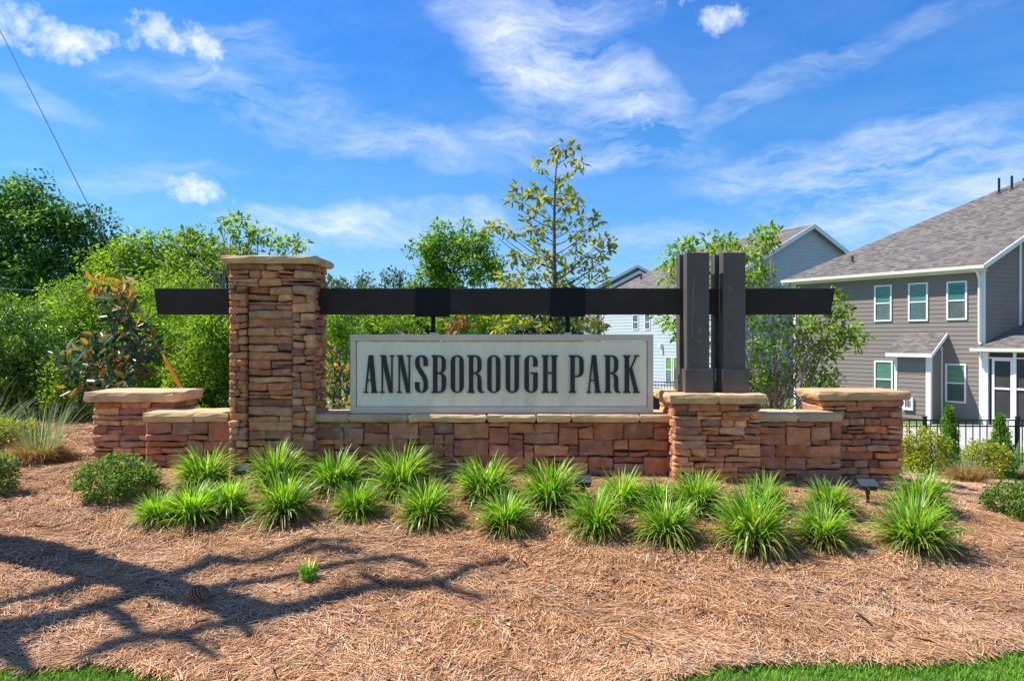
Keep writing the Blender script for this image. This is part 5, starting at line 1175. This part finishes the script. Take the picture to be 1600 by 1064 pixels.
def tuft(name, label, px, py, n, ln, w, lean, dr, cols_, group, spread=.06, straight=None, base_r=None, d=None):
    b = hit(px, py) if d is None else Vector(gz(px, d)); t = thing(name, b, label, 'grass clump', group); r_ = rng
    for what, k, lnn, lea, drr, pal, ww in straight or (('blades', n, ln, lean, dr, cols_, w),):
        a = r_.uniform(0, 6.283, k); q = np.sqrt(r_.random(k)) * spread; base = np.stack([b.x + np.cos(a) * q, b.y + np.sin(a) * q, np.full(k, b.z)], -1)
        c = np.array(pal)[r_.choice(len(pal), k)] * r_.uniform(.8, 1.2, (k, 1))
        v, f, cc = blades(base, a + r_.normal(0, .5, k), np.abs(r_.normal(lea, lea * .45, k)), r_.uniform(lnn * .6, lnn, k), np.full(k, ww), r_.uniform(drr * .4, drr * 1.3, k), c * .9, c, 5, r_.uniform(-.4, .4, k)); v[:, 2] = np.maximum(v[:, 2], b.z + .003)
        part(what, v, f, M['strap'], t, cols=cc)
TAN = [(.46, .27, .11), (.38, .21, .085), (.52, .36, .20), (.22, .11, .05), (.30, .26, .12)]; BLU = [(.16, .25, .17), (.22, .31, .22), (.10, .19, .11), (.30, .36, .26)]
tuft('muhly_grass', 'blue green fountain grass with a tan dry base near the left edge', 62, 722, 0, 0, 0, 0, 0, None, None, .15, (('dry_blades', 2300, .31, .55, 1.5, TAN, .0042), ('green_blades', 150, .74, .28, .45, BLU, .0042)))
tuft('muhly_grass', 'tan dry grass tuft low in front of the fence, right of the azalea', 1512, 756, 0, 0, 0, 0, 0, None, None, .10, (('dry_blades', 1300, .34, .6, 1.1, TAN, .0035), ('green_blades', 40, .55, .4, .3, BLU, .004)))
tuft('muhly_grass', 'tan dry grass tuft at the right edge above the boxwood', 1588, 752, 0, 0, 0, 0, 0, None, None, .10, (('dry_blades', 1300, .34, .6, 1.1, TAN, .0035), ('green_blades', 30, .5, .4, .3, BLU, .004)))
GRN = [(.14, .28, .06), (.22, .34, .10), (.10, .20, .05)]
tuft('wispy_grass', 'wispy green grass between the two arborvitae', 1500, 742, 150, .75, .005, .28, .5, GRN, 'wispy grasses by the fence', .12)
tuft('wispy_grass', 'wispy green grass at the foot of the fence post near the right edge', 1580, 735, 110, .75, .005, .25, .4, GRN, 'wispy grasses by the fence', .12)
tuft('wispy_grass', 'long blue blades leaning in from the left edge', -25, 705, 70, .95, .005, .55, .5, BLU, 'wispy grasses by the fence', .10)
tuft('weed', 'tiny green weed tuft in the straw near the bottom middle', 745, 980, 34, .07, .006, .55, .6, [(.16, .34, .05)], 'weeds in the straw', .012)
tuft('weed', 'tiny pale weed in the straw near the left edge', 12, 970, 16, .05, .005, .7, .6, [(.26, .36, .09)], 'weeds in the straw', .012)
b = hit(482, 914); t = thing('weed', b, 'bright green feathery weed with small yellow flowers in the straw', 'weed', 'weeds in the straw')
cc_ = np.array([(b.x + math.cos(a) * q, b.y + math.sin(a) * q * .7, b.z + .02 + z_) for a, q, z_ in [(rng.uniform(0, 6.28), .05 * math.sqrt(rng.random()), rng.random() * .10) for _ in range(46)]])
p, d, nn, L, W, c = shell_leaves(cc_, 20, .018 * np.ones(46), .020, .4, [(.13, .36, .03), (.18, .42, .05)], [.6, .4], .2); v, f, c4 = leaf_mesh(p, d, nn, L, W, c); part('foliage', v, f, M['leaf'], t, cols=c4)
cc_ = np.array([(b.x + rng.uniform(-.05, .05), b.y + rng.uniform(-.02, .02), b.z + rng.uniform(.10, .19)) for _ in range(14)]); p, d, nn, L, W, c = shell_leaves(cc_, 7, .008 * np.ones(14), .009, .7, [(.75, .50, .02)], [1], .1); v, f, c4 = leaf_mesh(p, d, nn, L, W, c); part('flowers', v, f, M['leaf'], t, cols=c4)
m = MB()
for q in cc_: m.tube([b, Vector(q.tolist())], .0012, 4)
m.build('stem', M['leaf'], t)
# pine cone
b = hit(311, 944); t = thing('pine_cone', b, 'open brown pine cone lying in the shade on the straw', 'pine cone'); n = 110; i = np.arange(n); tt = i / n
ax = Vector((.93, -.35, .05)).normalized(); e1 = ax.cross(Vector((0, 0, 1))).normalized(); e2 = ax.cross(e1); V = []; Fc = []
c0 = b + Vector((-.08, .02, .066)); CS = 1.3; m = MB(); m.tube([c0, c0 + ax * .11 * CS], [.026, .014], 8); m.build('core', M['cone'], t)
for k in range(n):
    a = k * 2.39996; q = k / n; r0 = .012 + .03 * math.sin(math.pi * min(q * 1.1 + .1, 1)); r1 = .018 + .032 * math.sin(math.pi * (q * .82 + .15)); o1 = e1 * math.cos(a) + e2 * math.sin(a); sd_ = ax.cross(o1)
    pc_ = c0 + ax * (.004 + q * .105) * CS; tip = pc_ + o1 * r1 + ax * .014; m = MB()
    m.add([pc_ + o1 * r0 * .4 - sd_ * .004, pc_ + o1 * r0 * .4 + sd_ * .004, tip + sd_ * .013, tip + ax * .010, tip - sd_ * .013, tip - ax * .007], [(0, 1, 2, 5, 4), (4, 3, 2, 1, 0), (5, 2, 3, 4)])
    V += m.v; Fc += [[j + len(V) - 6 for j in fc] for fc in m.f]
o = part('scales', V, Fc, M['cone'], t); o['kind'] = 'stuff'
# ground lights
def flood(label, px, py, w=.13, rot=0, hgt=.17, tilt=.5):
    b = hit(px, py); t = thing('flood_light', b, label, 'light', 'small flood lights aimed at the sign')
    m = MB(); m.tube([b - Vector((0, 0, .05)), b + Vector((0, 0, hgt - .055))], .014, 8); m.tube([b + Vector((0, 0, .006)), b + Vector((0, 0, .02))], .035, 10); m.build('stake', M['fixture'], t)
    m = MB(); m.tube([b + Vector((0, 0, hgt - .06)), b + Vector((0, .01, hgt - .025))], .020, 8); m.build('knuckle', M['fixture'], t)
    def rt(v, piv): 
        v = Vector(v) - piv; c_, s_ = math.cos(tilt), math.sin(tilt); v = Vector((v.x, v.y * c_ - v.z * s_, v.y * s_ + v.z * c_)); c_, s_ = math.cos(rot), math.sin(rot); return Vector((v.x * c_ - v.y * s_, v.x * s_ + v.y * c_, v.z)) + piv
    pv = b + Vector((0, .0, hgt)); 
    for nm, bx, mt in (('housing', (-w / 2, w / 2, -.03, .045, -.022, .026), 'fixture'), ('visor', (-w / 2 - .006, w / 2 + .006, -.036, .06, .0265, .034), 'lens'), ('lamp_glass', (-w / 2 + .008, w / 2 - .008, .0455, .050, -.018, .022), 'lens')):
        m = MB(); m.box(pv.x + bx[0], pv.x + bx[1], pv.y + bx[2], pv.y + bx[3], pv.z + bx[4], pv.z + bx[5]); m.v = [tuple(rt(q, pv)) for q in m.v]; bevel(m.build(nm, M[mt], t), .004)
flood('small black flood light on a stake in front of the right end pillar', 1356, 791, .14)
flood('small flood light half hidden by leaves at the foot of the tall pillar', 378, 757, .13, .2, .12)
flood('small flood light between clumps below the middle of the main wall', 911, 782, .13, -.1, .15)

# ------------------------------------------------------------------ wires
def cable(name, label, a, b, r_, sag, m, n=24):
    a, b = Vector(a), Vector(b); pts = [a + (b - a) * (i / n) - Vector((0, 0, sag * 4 * (i / n) * (1 - i / n))) for i in range(n + 1)]
    t = thing(name, a, label, 'cable'); q = MB(); q.tube(pts, r_, 5); q.build('strand', m, t); return t
pole = thing('utility_pole', (PX(-170, 13), 13, G(PX(-170, 13), 13)), 'wooden utility pole outside the left edge that holds the cables', 'pole')
m = MB(); m.tube([(pole.location.x, 13, pole.location.z - .5), (pole.location.x, 13, 10.5)], [.16, .11], 12); m.build('shaft', M['pinebark'], pole)
ga = P(283, 606, 8.9); gb = P(258, 560, 9.0); gup = P(150, 345, 9.9); gt = P(0, 48, 11.1); gt2 = gt + (gt - gup) * .16
guy = thing('guy_wire', ga, 'thin guy wire slanting down from the upper left with an orange plastic guard', 'cable')
gbase = ga + (ga - gb).normalized() * 2.0; 
gg = ga.copy(); dirg = (ga - gb).normalized(); s_ = (G(ga.x, ga.y) - ga.z) / dirg.z; gbase = ga + dirg * s_
m = MB(); m.tube([gbase, gb, P(205, 455, 9.45), gup, P(75, 195, 10.5), gt, gt2], .0065, 6); m.build('strand', M['wire'], guy)
m = MB(); m.tube([gbase, gb], [.030, .027], 8); m.build('orange_guard', M['orange'], guy)
m = MB(); m.tube([gb, gb + (P(205, 455, 9.45) - gb).normalized() * .07], [.012, .010], 6); m.build('clamp', M['palewire'], guy)
for k, (ya, yb_c, lab) in enumerate(((443, 458, 'upper pale power cable crossing before the dark trees at the left'), (469, 479, 'lower pale power cable crossing before the dark trees at the left'))):
    A = P(-300, ya - 8, 19); B = P(520, yb_c + 6, 34); cable('power_cable', lab, A, B, .016, .15, M['palewire'])
# the bare limbed tree left of the frame whose shadow lies on the straw
def lift(px, py, h):
    s = hit(px, py); return s + Vector((SUN.x, SUN.y, SUN.z)) * ((h - s.z) / SUN.z), s
st = thing('bare_tree', (-5.1, 4.9, G(-5.1, 4.9)), 'bare limbed tree standing just outside the left edge, casting the branching shadow', 'tree')
def seg_pts(lst): return [lift(px, py, h)[0] for px, py, h in lst]
m = MB()
s0 = Vector((-5.1, 4.9, G(-5.1, 4.9) - .1))
trunk = [s0] + seg_pts([(-60, 850, 2.2), (60, 872, 2.9), (150, 893, 3.5), (230, 915, 4.2), (300, 938, 4.7)])
m.tube(trunk, [.20, .17, .16, .15, .13, .11], 9)
BR = [([(300, 938, 4.7), (370, 955, 5.0), (420, 965, 5.3), (480, 953, 5.6), (560, 932, 5.9), (620, 918, 6.1), (690, 916, 6.4), (740, 895, 6.7), (800, 880, 6.9)], [.11, .10, .095, .055, .045, .045, .035, .03, .012]),
      ([(235, 915, 4.3), (290, 905, 4.6), (340, 882, 4.9), (400, 884, 5.1), (450, 870, 5.4), (490, 852, 5.7), (550, 853, 6.0)], [.06, .05, .055, .035, .03, .03, .01]),
      ([(300, 935, 4.7), (380, 918, 5.0), (470, 905, 5.3), (550, 888, 5.6), (620, 876, 5.9), (670, 893, 6.2)], [.05, .04, .032, .035, .035, .012]),
      ([(150, 912, 3.8), (90, 935, 4.2), (40, 945, 4.5), (-30, 960, 5.0)], [.06, .045, .035, .02]),
      ([(230, 925, 4.3), (170, 950, 4.8), (100, 970, 5.2), (0, 990, 5.6), (-60, 1000, 6.0)], [.06, .05, .05, .06, .03]),
      ([(420, 968, 5.3), (360, 985, 5.7), (290, 1000, 6.1), (230, 1005, 6.4), (180, 1020, 6.8), (130, 1040, 7.1)], [.06, .035, .04, .05, .05, .02]),
      ([(170, 955, 4.8), (200, 975, 5.2), (225, 998, 5.6)], [.04, .04, .015]), ([(280, 998, 6.1), (310, 1015, 6.4), (345, 1035, 6.7)], [.035, .03, .01]),
      ([(570, 905, 6.0), (600, 918, 6.1), (630, 925, 6.2)], [.02, .025, .02]), ([(680, 918, 6.3), (720, 930, 6.6), (760, 945, 6.9)], [.03, .022, .01]),
      ([(0, 995, 5.6), (20, 1025, 6.0), (50, 1055, 6.4)], [.05, .06, .03]), ([(330, 945, 4.8), (350, 965, 5.2), (385, 985, 5.6), (400, 1005, 5.9)], [.045, .035, .03, .02]), ([(120, 968, 5.1), (80, 985, 5.5), (30, 1000, 5.9), (-30, 1025, 6.3)], [.05, .045, .04, .03]), ([(480, 870, 5.5), (520, 862, 5.8), (560, 868, 6.1)], [.03, .03, .02]), ([(60, 872, 3.0), (120, 885, 3.6), (150, 868, 4.0)], [.06, .05, .02])]
for pts, rs in BR: m.tube(seg_pts(pts), [max(q * 1.15, .028) for q in rs], 7)
# fine needle tufts along the limbs
m.build('limbs', M['pinebark'], st, smooth=True)
tc_ = []
for pts, rs in BR:
    q = seg_pts(pts)
    for a, b_, r0 in zip(q, q[1:], rs):
        for j in range(4): tc_.append(tuple(a + (b_ - a) * rng.random() + Vector((rng.normal(0, .05), rng.normal(0, .05), rng.normal(0, .05)))))
cl = np.array(tc_); p, d, nn, L, W, c = shell_leaves(cl, 12, .06 * np.ones(len(cl)), .10, .10, DRK, BRTW, .2); v, f, c4 = leaf_mesh(p, d, nn, L, W, c); part('needle_tufts', v, f, M['leaf'], st, cols=c4)

# litter on the straw: twigs, dead leaves
def litter(name, n, ln, wd, pal, seed):
    r = np.random.default_rng(seed); y = 3.5 + 3.6 * r.random(n * 3); x = (r.random(n * 3) * 2 - 1) * .8 * y; ok = (y > yfront(x) + .05); x = x[ok][:n]; y = y[ok][:n]; k = len(x)
    p = np.stack([x, y, Gn(x, y) + .045], -1); a = r.uniform(0, 6.28, k); d = np.stack([np.cos(a), np.sin(a), r.normal(.05, .15, k)], -1); nn = unit(r.normal(0, .35, (k, 3)) + np.array((0, 0, 1)))
    v, f, c = leaf_mesh(p, d, nn, ln * r.uniform(.5, 1.3, k), wd * r.uniform(.7, 1.3, k), np.array(pal)[r.choice(len(pal), k)], .3, .15, True)
    o = link(name, mesh_np(name, v, f, c), M['needle']); o['kind'] = 'stuff'
litter('leaf_litter', 420, .05, .022, [(.22, .10, .05), (.38, .24, .14), (.13, .07, .05), (.46, .36, .27)], 5)
litter('twig_litter', 260, .16, .005, [(.10, .07, .06), (.30, .24, .20), (.18, .13, .10)], 6)
